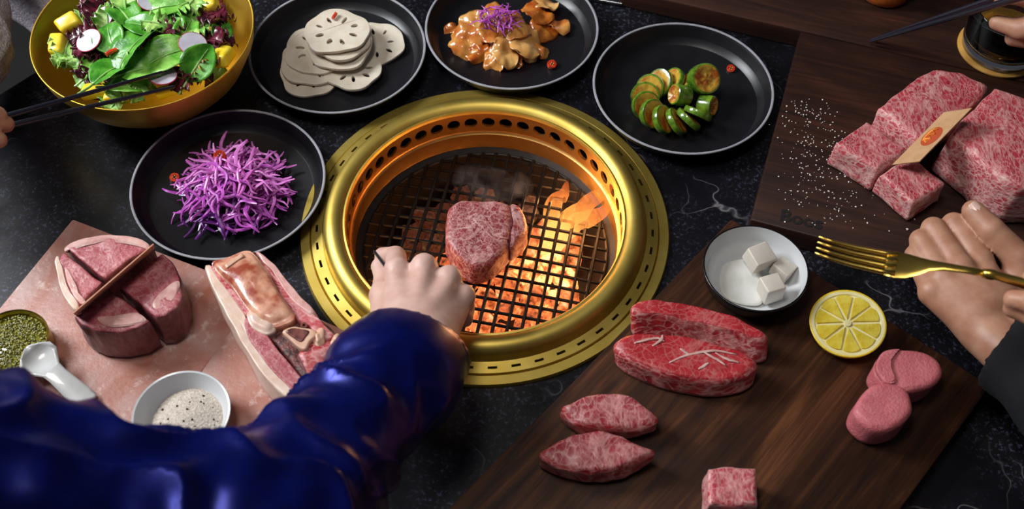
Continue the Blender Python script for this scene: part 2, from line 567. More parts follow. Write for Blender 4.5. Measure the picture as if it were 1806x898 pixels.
def slab(outline, zt, zb, n=72, amp=0.0012, nscale=70, bev=0.004, flare=0.0, dome=0.0, sharp=False, shift=(0, 0), seed=0, tilt=(0, 0)):
    """a thick cut with an organic outline: rounded edges, uneven surface; top faces slot 0, sides slot 1"""
    lp = sharp_loop(outline, n) if sharp else smooth_loop(outline, n)
    c = sum(lp, Vector((0, 0))) / n
    R = sum((p - c).length for p in lp) / n
    h = zt - zb
    rings = [(-bev * 0.8 / R, 0.0), (0.0 + flare, bev / h)]
    for q in (0.25, 0.45, 0.65, 0.82):
        rings.append((flare * (1 - q), q))
    rings += [(-0.1 * bev / R, 1 - 0.7 * bev / h), (-0.45 * bev / R, 1 - 0.2 * bev / h), (-1.0 * bev / R, 1.0)]
    nside = len(rings)
    base = 1 - bev / R
    for q in (0.88, 0.74, 0.58, 0.42, 0.26, 0.12):
        rings.append((base * q - 1, 1.0))
    vs = []
    off = Vector((seed * 3.7, seed * 1.3, seed * 2.1))
    for k, (s, t) in enumerate(rings):
        for p in lp:
            d = p - c
            q = c + d * (1 + s)
            w = 1 - t
            q = q + Vector(shift) * w
            z = zb + h * t
            if k >= nside - 1:
                z += dome * (1 - (1 + s) ** 2)
            if t > 0.9:
                z += tilt[0] * (q.x - c.x) + tilt[1] * (q.y - c.y)
            v = Vector((q.x, q.y, z))
            nz = noise.noise_vector(v * nscale + off) * amp + noise.noise_vector(v * nscale * 0.35 + off) * amp * 1.3
            if k == 0:
                nz = nz * 0.3
                nz.z = 0
            vs.append(v + nz)
    cc = Vector((c.x, c.y, zt + dome))
    vs.append(cc + noise.noise_vector(cc * nscale + off) * amp)
    cb = Vector((c.x + shift[0], c.y + shift[1], zb))
    vs.append(cb)
    mb = MB()
    ft, fs = [], []
    for k in range(len(rings) - 1):
        for i in range(n):
            j = (i + 1) % n
            f = (k * n + i, k * n + j, (k + 1) * n + j, (k + 1) * n + i)
            (ft if k >= nside - 2 else fs).append(f)
    L = (len(rings) - 1) * n
    for i in range(n):
        ft.append((L + i, L + (i + 1) % n, len(vs) - 2))
        fs.append(((i + 1) % n, i, len(vs) - 1))
    b = mb.add(vs, ft, 0)
    mb.f += [tuple(b + i for i in f) for f in fs]
    mb.m += [1] * len(fs)
    return mb


def curve_mesh(name, outer, holes, depth, bev=0.0005):
    cu = bpy.data.curves.new(name, 'CURVE')
    cu.dimensions = '2D'
    cu.fill_mode = 'BOTH'
    cu.extrude = depth / 2
    cu.bevel_depth = bev
    cu.bevel_resolution = 1
    for lp in [outer] + list(holes):
        sp = cu.splines.new('POLY')
        sp.points.add(len(lp) - 1)
        for p, q in zip(sp.points, lp):
            p.co = (q[0], q[1], 0, 1)
        sp.use_cyclic_u = True
    o = bpy.data.objects.new(name, cu)
    COL.objects.link(o)
    dg = bpy.context.evaluated_depsgraph_get()
    me = bpy.data.meshes.new_from_object(o.evaluated_get(dg))
    bpy.data.objects.remove(o)
    bpy.data.curves.remove(cu)
    me.materials.clear()
    return me


# signed-distance bodies (hands, sleeves): smooth union of tapered capsules, meshed by surface nets
def sdf_eval(p, prims, k0):
    d = np.full(p.shape[0], 1.0)
    for pr in prims:
        a, b, ra, rb = np.array(pr[0]), np.array(pr[1]), pr[2], pr[3]
        k = pr[4] if len(pr) > 4 else k0
        ab = b - a
        t = np.clip(((p - a) @ ab) / max(1e-12, ab @ ab), 0, 1)
        e = np.linalg.norm(p - (a + t[:, None] * ab), axis=1) - (ra + (rb - ra) * t)
        h = np.clip(0.5 + 0.5 * (e - d) / k, 0, 1)
        d = e * (1 - h) + d * h - k * h * (1 - h)
    return d


def surface_nets(fun, lo, hi, h):
    lo, hi = np.array(lo, float), np.array(hi, float)
    n = np.ceil((hi - lo) / h).astype(int) + 1
    g = [lo[i] + h * np.arange(n[i]) for i in range(3)]
    X, Y, Z = np.meshgrid(*g, indexing='ij')
    D = fun(np.stack([X.ravel(), Y.ravel(), Z.ravel()], 1)).reshape(n)
    ins = D < 0
    c = n - 1
    acc = np.zeros(tuple(c) + (3,))
    cnt = np.zeros(tuple(c))
    corners = [(i, j, k) for i in (0, 1) for j in (0, 1) for k in (0, 1)]
    sl = lambda o: tuple(slice(o[i], o[i] + c[i]) for i in range(3))
    for a in corners:
        for ax in range(3):
            if a[ax]:
                continue
            b = list(a)
            b[ax] = 1
            A, B = D[sl(a)], D[sl(b)]
            cr = (A < 0) != (B < 0)
            t = np.where(cr, A / np.where(cr, A - B, 1), 0)
            for q in range(3):
                acc[..., q] += np.where(cr, a[q] + (t if q == ax else 0), 0)
            cnt += cr
    act = cnt > 0
    idx = -np.ones(tuple(c), int)
    idx[act] = np.arange(act.sum())
    ijk = np.argwhere(act)
    V = lo + h * (ijk + acc[act] / cnt[act][:, None])
    F = []
    for ax in range(3):
        o1, o2 = (ax + 1) % 3, (ax + 2) % 3
        s0 = [slice(None)] * 3
        s1 = [slice(None)] * 3
        s0[ax] = slice(0, n[ax] - 1)
        s1[ax] = slice(1, n[ax])
        for o in (o1, o2):
            s0[o] = slice(1, n[o] - 1)
            s1[o] = slice(1, n[o] - 1)
        A, B = ins[tuple(s0)], ins[tuple(s1)]
        e = np.argwhere(A != B)
        if not len(e):
            continue
        flip = A[tuple(e.T)]
        base = e.copy()
        base[:, o1] += 1
        base[:, o2] += 1

        def gi(d1, d2):
            q = base.copy()
            q[:, o1] += d1
            q[:, o2] += d2
            return idx[tuple(q.T)]
        q = np.stack([gi(-1, -1), gi(0, -1), gi(0, 0), gi(-1, 0)], 1)
        q[~flip] = q[~flip][:, ::-1]
        F.append(q)
    return V, np.concatenate(F)


def relax(V, F, it=2, lam=0.5):
    E = np.concatenate([F[:, [0, 1]], F[:, [1, 2]], F[:, [2, 3]], F[:, [3, 0]]])
    for _ in range(it):
        s = np.zeros_like(V)
        c = np.zeros(len(V))
        for a, b in ((0, 1), (1, 0)):
            np.add.at(s, E[:, a], V[E[:, b]])
            np.add.at(c, E[:, a], 1)
        V = V + lam * (s / c[:, None] - V)
    return V


def body(name, prims, mats, k=0.006, h=0.002, extra=None, it=2, disp=None, **kw):
    P0 = np.array([np.minimum(p[0], p[1]) - max(p[2], p[3]) for p in prims]).min(0) - 3 * h - k
    P1 = np.array([np.maximum(p[0], p[1]) + max(p[2], p[3]) for p in prims]).max(0) + 3 * h + k

    def fun(p):
        d = sdf_eval(p, prims, k)
        if extra:
            d = extra(p, d)
        return d
    V, F = surface_nets(fun, P0, P1, h)
    V = relax(V, F, it)
    if disp:
        me0 = bpy.data.meshes.new('tmp')
        me0.from_pydata(V.tolist(), [], F.tolist())
        N = np.empty(len(V) * 3)
        me0.vertex_normals.foreach_get('vector', N)
        V = V + N.reshape(-1, 3) * disp(V)[:, None]
        bpy.data.meshes.remove(me0)
    me = bpy.data.meshes.new(name)
    me.from_pydata(V.tolist(), [], F.tolist())
    me.update()
    fixn(me)
    return ob(name, me, mats, smooth='all', **kw)


def blob_mesh(name, r, seed, amp=0.25, sub=2, sc=(1, 1, 1), fr=1.2):
    bm = bmesh.new()
    bmesh.ops.create_icosphere(bm, subdivisions=sub, radius=1)
    for v in bm.verts:
        d = 1 + amp * noise.noise(v.co * fr + Vector((seed * 7.1, seed, 0))) * 1.6
        v.co = Vector((v.co.x * sc[0], v.co.y * sc[1], v.co.z * sc[2])) * (d * r)
    me = bpy.data.meshes.new(name)
    bm.to_mesh(me)
    bm.free()
    return me


def chunk_mesh(name, sx, sy, sz, seed, bev=0.15, jit=0.15, amp=0.0):
    """irregular bevelled block centred on its base"""
    r = random.Random(seed)
    j = lambda: 1 + r.uniform(-jit, jit)
    b = [(-sx / 2 * j(), -sy / 2 * j(), 0), (sx / 2 * j(), -sy / 2 * j(), 0), (sx / 2 * j(), sy / 2 * j(), 0), (-sx / 2 * j(), sy / 2 * j(), 0)]
    t = [(p[0] * j(), p[1] * j(), sz * j()) for p in b]
    mb = MB().quadbox(b, t)
    return bevel_mesh(mb, name, min(sx, sy, sz) * bev, 3)


# ------------------------------------------------------------------ the setting
fl = MB().quadbox([(-3, -3, -0.80), (3, -3, -0.80), (3, 3, -0.80), (-3, 3, -0.80)], [(-3, -3, -0.76), (3, -3, -0.76), (3, 3, -0.76), (-3, 3, -0.76)])
ob('floor', fl, 'floor', smooth=False, label='dark restaurant floor under the table', kind='structure')

table = empty('table', (0.1, 0.05, -0.76), 'black marble table top with pale veins and a round grill cut-out', 'table')
circ = lambda r, n, c=(0, 0): [(c[0] + r * math.cos(2 * math.pi * i / n), c[1] + r * math.sin(2 * math.pi * i / n)) for i in range(n)]
me = curve_mesh('table_top', [(-0.80, -0.154), (-0.80, -0.42), (0.95, -0.42), (0.95, 0.75), (-0.01, 0.75)], [circ(0.170, 64)], 0.036, 0.002)
ob('table_top', me, 'stone', parent=table, loc=(0, 0, -0.020), smooth=False)
ob('table_base', MB().lathe([(0.0, -0.76), (0.30, -0.76), (0.30, -0.74), (0.21, -0.70), (0.21, -0.04), (0.26, -0.04), (0.0, -0.04)][:4] + [(0.21, -0.14), (0.0, -0.14)], 32, (0.0, 0.0)), 'soot', parent=table)

# ------------------------------------------------------------------ charcoal grill
grill = empty('charcoal_grill', (0, 0, -0.13), 'round gold charcoal grill set into the black table', 'grill')
fr = MB()
fr.lathe([(0.170, -0.004), (0.180, 0.0), (0.1803, 0.0025), (0.179, 0.0045), (0.1705, 0.0052), (0.1685, 0.0025), (0.166, 0.0020)], 128)
ob('flange', fr, 'gold', parent=grill)
# slotted band: 48 slots cut through
NS = 48
sb = MB()
r_edges = [0.1685, 0.1645, 0.1621, 0.1575]
z_of = lambda r: 0.0065 + (0.1685 - r) * 0.16
for i in range(NS):
    a0 = 2 * math.pi * i / NS
    da = 2 * math.pi / NS
    ang = [a0, a0 + da * 0.13, a0 + da * 0.30, a0 + da * 0.5, a0 + da * 0.70, a0 + da * 0.87, a0 + da]
    ang = [a0, a0 + da * 0.3, a0 + da * 0.5, a0 + da * 0.7, a0 + da]
    g = [[(r * math.cos(a), r * math.sin(a), z_of(r)) for a in ang] for r in r_edges]
    vs = [p for row in g for p in row]
    fs = []
    for u in range(3):
        for w in range(4):
            if u == 1 and w in (1, 2):
                continue
            fs.append((u * 5 + w, u * 5 + w + 1, (u + 1) * 5 + w + 1, (u + 1) * 5 + w))
    sb.add(vs, fs)
    ring = [5 + 1, 5 + 2, 5 + 3, 10 + 3, 10 + 2, 10 + 1]
    top = [vs[k] for k in ring]
    bot = [(p[0], p[1], p[2] - 0.004) for p in top]
    sb.add(top + bot, [(k, (k + 1) % 6, 6 + (k + 1) % 6, 6 + k) for k in range(6)])
sb.lathe([(0.1685, 0.0065), (0.1690, 0.0055), (0.1690, 0.0015)], 96)
ob('slotted_band', sb, 'gold', parent=grill)
ob('slot_liner', MB().lathe([(0.1692, 0.001), (0.153, 0.001)], 64), 'soot', parent=grill)
rg = MB()
prof = [(0.1578, 0.0082), (0.1572, 0.0092)]
for k in range(0, 11):
    a = math.radians(-10 + k * 19)
    prof.append((0.1455 + 0.0108 * math.cos(a), 0.0125 + 0.0115 * math.sin(a)) if k else (0.1563, 0.0108))
prof += [(0.1352, 0.0200), (0.1340, 0.0185), (0.1336, 0.0165)]
prof = [p for p in prof if p[0] >= 0.1336 and not (p[1] < 0.0165 and p[0] < 0.140)]
rg.lathe(prof, 128)
ob('raised_ring', rg, 'gold', parent=grill)
# perforated wall: 46 round holes really cut through
NH, rw = 46, 0.1336
wl_ = MB()
zc, zh, hr = 0.0035, 0.0130, 0.0068
for i in range(NH):
    a0 = 2 * math.pi * (i + 0.5) / NH
    hw = math.pi * rw / NH
    outv, inv, inv2 = [], [], []
    K = 20
    for k in range(K):
        t = 2 * math.pi * k / K + math.pi / 4
        x, y = math.cos(t), math.sin(t)
        s = 1 / max(abs(x), abs(y))
        for lst, (X, Z, rr) in ((outv, (x * s * hw, y * s * zh, rw)), (inv, (x * hr, y * hr, rw)), (inv2, (x * hr, y * hr, rw + 0.003))):
            a = a0 + X / rw
            lst.append((rr * math.cos(a), rr * math.sin(a), zc + Z))
    vs = outv + inv + inv2
    fs = [(k, (k + 1) % K, K + (k + 1) % K, K + k) for k in range(K)] + [(K + k, K + (k + 1) % K, 2 * K + (k + 1) % K, 2 * K + k) for k in range(K)]
    wl_.add(vs, fs)
wl_.lathe([(0.1336, -0.0095), (0.1330, -0.0108), (0.1308, -0.0122), (0.1303, -0.030), (0.1298, -0.031)], 128)
ob('perforated_wall', wl_, 'gold_wall', parent=grill, fix=False)
ob('duct_liner', MB().lathe([(0.152, 0.004), (0.150, -0.03), (0.134, -0.034)], 64), 'soot', parent=grill)
ob('fire_pot', MB().lathe([(0.131, -0.031), (0.1275, -0.0335), (0.1215, -0.036), (0.120, -0.060), (0.108, -0.098), (0.07, -0.112), (0.0, -0.114), (0.0, -0.130), (0.08, -0.128), (0.125, -0.105), (0.1345, -0.034)], 96), 'soot', parent=grill)

# grate: woven wires, each a part
grate = empty('grill_grate', (0, 0, -0.036), 'black square-mesh wire grate inside the gold grill', 'grate')
GA = math.radians(-10.5)
GR = 0.1215
gz = lambda x, y: -0.0285 - 0.004 * ((x * x + y * y) / (GR * GR))
pitch = 0.0136
for d in (0, 1):
    for i in range(-8, 9):
        o_ = (i + 0.35 * (d == 0)) * pitch
        if abs(o_) > GR - 0.004:
            continue
        half = math.sqrt(GR * GR - o_ * o_)
        K = 14
        pts = []
        for k in range(K + 1):
            t = -half + 2 * half * k / K
            x, y = (t, o_) if d == 0 else (o_, t)
            bend = 0.10 * (t * abs(t)) / GR * 0.0
            X, Y = x * math.cos(GA) - y * math.sin(GA), x * math.sin(GA) + y * math.cos(GA)
            pts.append((X, Y, gz(X, Y) + (0.0013 if d else 0.0)))
        ob('wire', MB().tube(pts, 0.0018, 6), 'black_iron', parent=grate)
ob('rim_wire', MB().lathe([(GR + 0.0016 * math.cos(a), -0.0335 + 0.0016 * math.sin(a)) for a in [2 * math.pi * k / 8 for k in range(8)]], 96, close=True), 'black_iron', parent=grate)

# charcoal
rnd = random.Random(4)
coal_me = {}
for mk in ('coal_hot', 'coal_white', 'coal_dim'):
    coal_me[mk] = []
    for k in range(3):
        me = blob_mesh('charcoal', 0.0135, k + 1, 0.35, 2, (1.25, 0.9, 0.8), 1.6)
        me.materials.append(M[mk])
        coal_me[mk].append(me)
spots = []
for layer, (zz, rm, nn) in enumerate(((-0.094, 0.088, 46), (-0.076, 0.096, 46))):
    tries = 0
    loc = []
    while len(loc) < nn and tries < 4000:
        tries += 1
        a, r = rnd.uniform(0, 2 * math.pi), rm * math.sqrt(rnd.random())
        p = (r * math.cos(a), r * math.sin(a))
        if all(math.hypot(p[0] - q[0], p[1] - q[1]) > 0.0215 for q in loc):
            loc.append(p)
            spots.append((p[0], p[1], zz + rnd.uniform(-0.004, 0.004), layer))
for x, y, z, layer in spots:
    dh = math.hypot(x - 0.060, y - 0.000)
    heat = x * 0.8 - y * 0.9 + rnd.uniform(-0.03, 0.03)
    mk = 'coal_white' if dh < 0.026 else ('coal_hot' if heat > -0.012 or dh < 0.05 else 'coal_dim')
    lab = {'coal_white': 'white-hot charcoal lump at the heart of the fire', 'coal_hot': 'glowing orange charcoal lump under the wire grate', 'coal_dim': 'dark ashy charcoal lump under the wire grate'}[mk]
    ob('charcoal_lump', rnd.choice(coal_me[mk]), mk, loc=(x, y, z), rot=(rnd.uniform(0, 6), rnd.uniform(0, 6), rnd.uniform(0, 6)), label=lab, cat='charcoal', group={'coal_white': 'white-hot charcoal', 'coal_hot': 'glowing charcoal', 'coal_dim': 'ashy charcoal'}[mk])


def flame(pts, radii, label, light=0, lcol=(1, 0.45, 0.15)):
    path = smooth_path(pts, 22)
    rr = [np.interp(i / 21, np.linspace(0, 1, len(radii)), radii) for i in range(22)]
    path = [Vector(p) + noise.noise_vector(Vector(p) * 60) * 0.004 for p in path]
    o = ob('flame', MB().tube(path, rr, 12, flat=0.55), 'flame', smooth='all', label=label, cat='flame')
    if light:
        d = bpy.data.lights.new('flame_light', 'POINT')
        d.energy, d.color, d.shadow_soft_size = light, lcol, 0.02
        l = bpy.data.objects.new('flame_light', d)
        COL.objects.link(l)
        l.location = Vector(path[12])
    return o


def smooth_path(pts, n):
    pts = [Vector(p) for p in pts]
    k = len(pts)
    out = []
    for i in range(n):
        t = i / (n - 1) * (k - 1)
        j = min(int(t), k - 2)
        u = t - j
        p0, p1, p2, p3 = pts[max(j - 1, 0)], pts[j], pts[j + 1], pts[min(j + 2, k - 1)]
        out.append(0.5 * ((2 * p1) + (p2 - p0) * u + (2 * p0 - 5 * p1 + 4 * p2 - p3) * u * u + (3 * p1 - p0 - 3 * p2 + p3) * u ** 3))
    return out


flame([(0.0572,0.0179,-0.062), (0.0739,0.0274,-0.04), (0.0956,0.0318,-0.012), (0.1135,0.0375,0.004), (0.1322,0.0477,0.016)], [0.008, 0.012, 0.011, 0.008, 0.0012], 'long orange flame licking up the gold wall beside its holes', 0.5)
flame([(0.0689,0.0181,-0.062), (0.0859,0.0313,-0.045), (0.1017,0.0272,-0.02), (0.1163,0.0276,-0.008), (0.1305,0.0378,0.004)], [0.008, 0.010, 0.009, 0.006, 0.001], 'lower orange flame leaning against the gold wall')
flame([(0.066,0.029,-0.062), (0.0686,0.048,-0.048), (0.0739,0.0564,-0.03), (0.0821,0.0683,-0.014)], [0.009, 0.011, 0.009, 0.001], 'short yellow flame standing up between the grate wires', 0.3)
flame([(-0.1021,-0.0658,-0.06), (-0.1031,-0.0589,-0.04), (-0.097,-0.0569,-0.018), (-0.0884,-0.0532,-0.002)], [0.008, 0.011, 0.008, 0.001], 'small orange flame beside the clenched fist', 0.25)
d = bpy.data.lights.new('ember_light', 'POINT')
d.energy, d.color, d.shadow_soft_size = 0.45, (1, 0.38, 0.13), 0.05
l = bpy.data.objects.new('ember_light', d)
COL.objects.link(l)
l.location = (0.04, -0.02, -0.05)

# ------------------------------------------------------------------ boards and slabs
def board(name, K, u, v, lu, lv, t, mat, label, z0=0.0, bev=0.0025):
    """plank with one top corner K, running lu along u and lv along v"""
    u, v = Vector(u).normalized(), Vector(v).normalized()
    c = Vector(K[:2]) + u * lu / 2 + v * lv / 2
    hx_, hy = lu / 2, lv / 2
    q = [(-hx_, -hy), (hx_, -hy), (hx_, hy), (-hx_, hy)]
    mb = MB().quadbox([(a, b, 0) for a, b in q], [(a, b, t) for a, b in q])
    me = bevel_mesh(mb, name, bev, 2)
    return ob(name, me, mat, loc=(c.x, c.y, z0), rot=(0, 0, math.atan2(u.y, u.x)), label=label, cat='board')


board('cutting_board', (0.2382, -0.0009), (-0.653, -0.757), (0.757, -0.653), 0.56, 0.276, 0.020, 'walnut', 'walnut cutting board carrying lemon, steaks and the butter dish')
mboard = board('cutting_board', (0.3383, 0.2538), (0.952, -0.305), (-0.305, -0.952), 0.55, 0.273, 0.025, 'walnut_dark', 'dark walnut board carrying the big marbled beef blocks')
board('serving_board', (0.1440, 0.3170), (0.952, -0.305), (0.305, 0.952), 0.75, 0.24, 0.025, 'walnut_dark', 'thick dark wooden board under the pepper mill')
tk = curve = bpy.data.curves.new('brand', 'FONT')
tk.body = 'Boos'
tk.size = 0.020
tk.extrude = 0.0002
tk.offset = 0.0005
to = bpy.data.objects.new('brand', tk)
COL.objects.link(to)
bm_me = bpy.data.meshes.new_from_object(to.evaluated_get(bpy.context.evaluated_depsgraph_get()))
bpy.data.objects.remove(to)
bm_me.materials.clear()
bo = ob('brand_lettering', bm_me, 'brand', smooth=False, loc=(0.2825,-0.0062,0.0253), rot=(0, 0, math.radians(-15)))
bo.parent = mboard
bo.matrix_parent_inverse = (Matrix.Translation(mboard.location) @ Euler(mboard.rotation_euler).to_matrix().to_4x4()).inverted()
bo['label'] = 'dark burnt-in brand lettering'

ang1 = math.radians(-22.5)
s1 = board('salt_slab', (-0.3933, -0.0163), (math.cos(ang1), math.sin(ang1)), (math.sin(ang1), -math.cos(ang1)), 0.205, 0.26, 0.025, 'salt_slab', 'pink salt slab under the quartered steak and caviar tin', bev=0.002)
ang2 = math.radians(-26.5)
s2 = board('salt_slab', (-0.2030, -0.0960), (math.cos(ang2), math.sin(ang2)), (math.sin(ang2), -math.cos(ang2)), 0.125, 0.25, 0.025, 'salt_slab', 'pink salt slab under the bone-in rib beside the grill', bev=0.002)
for o in (s1, s2):
    o['category'] = 'salt slab'

# ------------------------------------------------------------------ plates
PR = 0.0950
prof_p = [(0.0, 0.0), (0.072, 0.0), (0.078, 0.0015), (0.088, 0.011), (0.0935, 0.0215), (0.0948, 0.0235), (0.0925, 0.0235), (0.0905, 0.0205), (0.0868, 0.0085), (0.0838, 0.0052), (0.080, 0.0040), (0.0, 0.0040)]
plate_me = MB().lathe(prof_p, 96).mesh('plate_body')
fixn(plate_me)
rim_me = MB().lathe([(0.0937 + 0.00135 * math.cos(a), 0.0236 + 0.0010 * math.sin(a)) for a in [2 * math.pi * k / 8 for k in range(8)]], 96, close=True).mesh('rim')
fixn(rim_me)
PLATES = {}
for key, (x, y), lab in (('cabbage', (-0.2525, 0.0333), 'black plate with grey rim holding shredded purple cabbage'),
                         ('lotus', (-0.1640, 0.2191), 'black plate with grey rim holding white lotus root slices'),
                         ('kimchi', (0.0231, 0.2564), 'black plate with grey rim holding orange kimchi'),
                         ('cucumber', (0.2040, 0.1707), 'black plate with grey rim holding green stuffed cucumber')):
    t = empty('plate', (x, y, 0.0), lab, 'plate')
    lob('plate_body', plate_me, 'plate', t)
    lob('rim', rim_me, 'plate_rim', t)
    PLATES[key] = Vector((x, y, 0.004))

# ------------------------------------------------------------------ shredded cabbage
def shred(me_name, r, L, bend, twist, w, flat=0.45):
    pts = []
    n = 7
    a = 0
    x = y = z = 0
    for i in range(n):
        pts.append((x, y, z))
        a += bend[i % len(bend)]
        x += L / n * math.cos(a)
        y += L / n * math.sin(a)
        z += r.uniform(-1, 1) * L * 0.06 + twist * L / n
    cx = sum(p[0] for p in pts) / n
    cy = sum(p[1] for p in pts) / n
    cz = sum(p[2] for p in pts) / n
    pts = [(p[0] - cx, p[1] - cy, p[2] - cz - 0.18 * ((i - 3) / 3.0) ** 2 * L * 0.45) for i, p in enumerate(pts)]
    rad = [w * 0.5, w * 0.9, w, w, w, w * 0.85, w * 0.4]
    me = MB().tube(smooth_path(pts, 12), [np.interp(i / 11, np.linspace(0, 1, 7), rad) for i in range(12)], 5, flat=flat).mesh(me_name)
    fixn(me)
    return me


rs = random.Random(11)
shred_me = {}
for mk in ('cab_pink', 'cab_mag', 'cab_dark'):
    shred_me[mk] = []
    for k in range(14):
        me = shred('shred', rs, rs.uniform(0.034, 0.062), [rs.uniform(-0.5, 0.5) + rs.choice((-0.3, 0.35)) for _ in range(4)], rs.uniform(-0.06, 0.06), rs.uniform(0.0012, 0.0021), 0.5)
        me.materials.append(M[mk])
        shred_me[mk].append(me)


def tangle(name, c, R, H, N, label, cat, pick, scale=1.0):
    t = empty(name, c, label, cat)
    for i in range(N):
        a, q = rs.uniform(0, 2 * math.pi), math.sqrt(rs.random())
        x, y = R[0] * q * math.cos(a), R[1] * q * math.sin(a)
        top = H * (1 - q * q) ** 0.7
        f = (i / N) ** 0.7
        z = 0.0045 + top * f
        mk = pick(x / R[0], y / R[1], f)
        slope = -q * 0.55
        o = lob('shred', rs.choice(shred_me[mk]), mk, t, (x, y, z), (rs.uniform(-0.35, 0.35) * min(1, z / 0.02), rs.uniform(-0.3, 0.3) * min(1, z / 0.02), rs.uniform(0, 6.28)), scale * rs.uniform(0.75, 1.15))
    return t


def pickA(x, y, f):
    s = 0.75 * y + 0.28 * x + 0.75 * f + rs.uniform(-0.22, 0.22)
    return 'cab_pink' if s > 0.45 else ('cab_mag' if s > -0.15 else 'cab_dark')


cc = (-0.249,0.0313,0.01)
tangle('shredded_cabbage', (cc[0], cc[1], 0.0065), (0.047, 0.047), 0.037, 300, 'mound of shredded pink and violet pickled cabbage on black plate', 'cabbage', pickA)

# chili rings
def chili(loc, rot, label, r=0.0052):
    c = MB().lathe([(r * 0.40, 0), (r * 0.92, 0), (r * 1.04, r * 0.45), (r * 0.92, r * 0.95), (r * 0.40, r * 0.95)], 18, close=True)
    t = ob('chili_ring', c, 'chili', loc=loc, rot=rot, label=label, cat='chili')
    sd = MB()
    for k in range(4):
        a = k * 1.57
        b = blob_mesh('s', r * 0.17, k, 0, 1)
        sd.add([(v.co.x + r * 0.32 * math.cos(a), v.co.y + r * 0.32 * math.sin(a), v.co.z + r * 0.85) for v in b.vertices], [tuple(p.vertices) for p in b.polygons])
    lob('seeds', sd, 'chili_seed', t)
    return t


chili((-0.3121,0.0506,0.0045), (0.25, 0.1, 0), 'red chili ring lying on the plate beside the purple cabbage')
chili((-0.2622,0.0529,0.037), (0.5, 0.35, 0.3), 'red chili ring on top of the purple cabbage', 0.006)
chili((0.0664,0.2164,0.0045), (0.35, 0.1, 0.4), 'red chili ring lying on the kimchi plate')
chili((0.2611,0.215,0.0045), (0.5, -0.2, 0.4), 'red chili ring lying on the cucumber plate', 0.0045)

# ------------------------------------------------------------------ lotus root slices
def lotus_mesh(seed, r):
    q = random.Random(seed)
    n = 60
    outer = []
    for i in range(n):
        a = 2 * math.pi * i / n
        rr = r * (1 + 0.035 * math.sin(5 * a + seed) + 0.03 * math.sin(3 * a + seed * 2) + 0.012 * math.sin(9 * a))
        outer.append((rr * math.cos(a), rr * math.sin(a)))
    holes = []
    nh = 8
    for k in range(nh):
        a = 2 * math.pi * (k + q.uniform(-0.12, 0.12)) / nh
        rc = r * q.uniform(0.52, 0.60)
        lr, lt = r * q.uniform(0.13, 0.19), r * q.uniform(0.06, 0.10)
        cx, cy = rc * math.cos(a), rc * math.sin(a)
        holes.append([(cx + lr * math.cos(t) * math.cos(a) - lt * math.sin(t) * math.sin(a), cy + lr * math.cos(t) * math.sin(a) + lt * math.sin(t) * math.cos(a)) for t in [2 * math.pi * j / 12 for j in range(12)]])
    for k in range(9):
        a = 2 * math.pi * (k + 0.5) / 9 + q.uniform(-0.1, 0.1)
        rc = r * q.uniform(0.80, 0.86)
        h = r * 0.022
        holes.append([(rc * math.cos(a) + h * math.cos(t), rc * math.sin(a) + h * math.sin(t)) for t in [2 * math.pi * j / 8 for j in range(8)]])
    me = curve_mesh('lotus_slice', outer, holes, 0.0022, 0.0006)
    for v in me.vertices:
        v.co.z += 0.9 * (v.co.x * v.co.x - v.co.y * v.co.y * 0.5) * (1 if seed % 2 else -0.6)
    return me


LOT = [(549,130,.0068,.0330,1,(0.02,0.0),0.3), (664,78,.0075,.0300,2,(0.04,-0.10),1.0), (622,124,.0085,.0310,3,(-0.10,0.02),0.2), (553,108,.0120,.0350,4,(0.03,-0.02),1.9),
       (560,88,.0165,.0350,5,(0.03,-0.04),0.7), (600,82,.0215,.0345,6,(-0.06,0.03),2.4), (600,70,.0265,.0330,7,(-0.04,0.05),0.9), (594,56,.0320,.0345,8,(-0.05,0.03),0.5)]
LL = ['lowest lotus root slice at the near end of the fan', 'lotus root slice with dark holes tucked behind the stack', 'lotus root slice with dark holes leaning out in front of the stack', 'broad lotus root slice second from the plate',
      'broad lotus root slice in the middle of the stack', 'lotus root slice third from the top of the stack', 'lotus root slice just under the top slice', 'top lotus root slice with a red chili piece on it']
LOTPOS = [(-0.1919,0.1971,0.0068), (-0.1251,0.2415,0.0085), (-0.1474,0.2004,0.0095), (-0.1903,0.2107,0.012), (-0.1868,0.2234,0.0165), (-0.1617,0.2239,0.0215), (-0.1617,0.2291,0.0265), (-0.1653,0.2355,0.032)]
for (px, py, z, r, sd, tl, yaw), lab, pos in zip(LOT, LL, LOTPOS):
    ob('lotus_slice', lotus_mesh(sd, r), 'lotus', loc=pos, rot=(tl[0], tl[1], yaw), label=lab, cat='lotus root', group='lotus root slices')
me = chunk_mesh('chili_piece', 0.0035, 0.010, 0.0025, 3, 0.3)
ob('chili_piece', me, 'chili', loc=(-0.1696,0.2565,0.0345), rot=(0.0, 0.1, -0.35), label='thin red chili strip on the top lotus root slice', cat='chili')

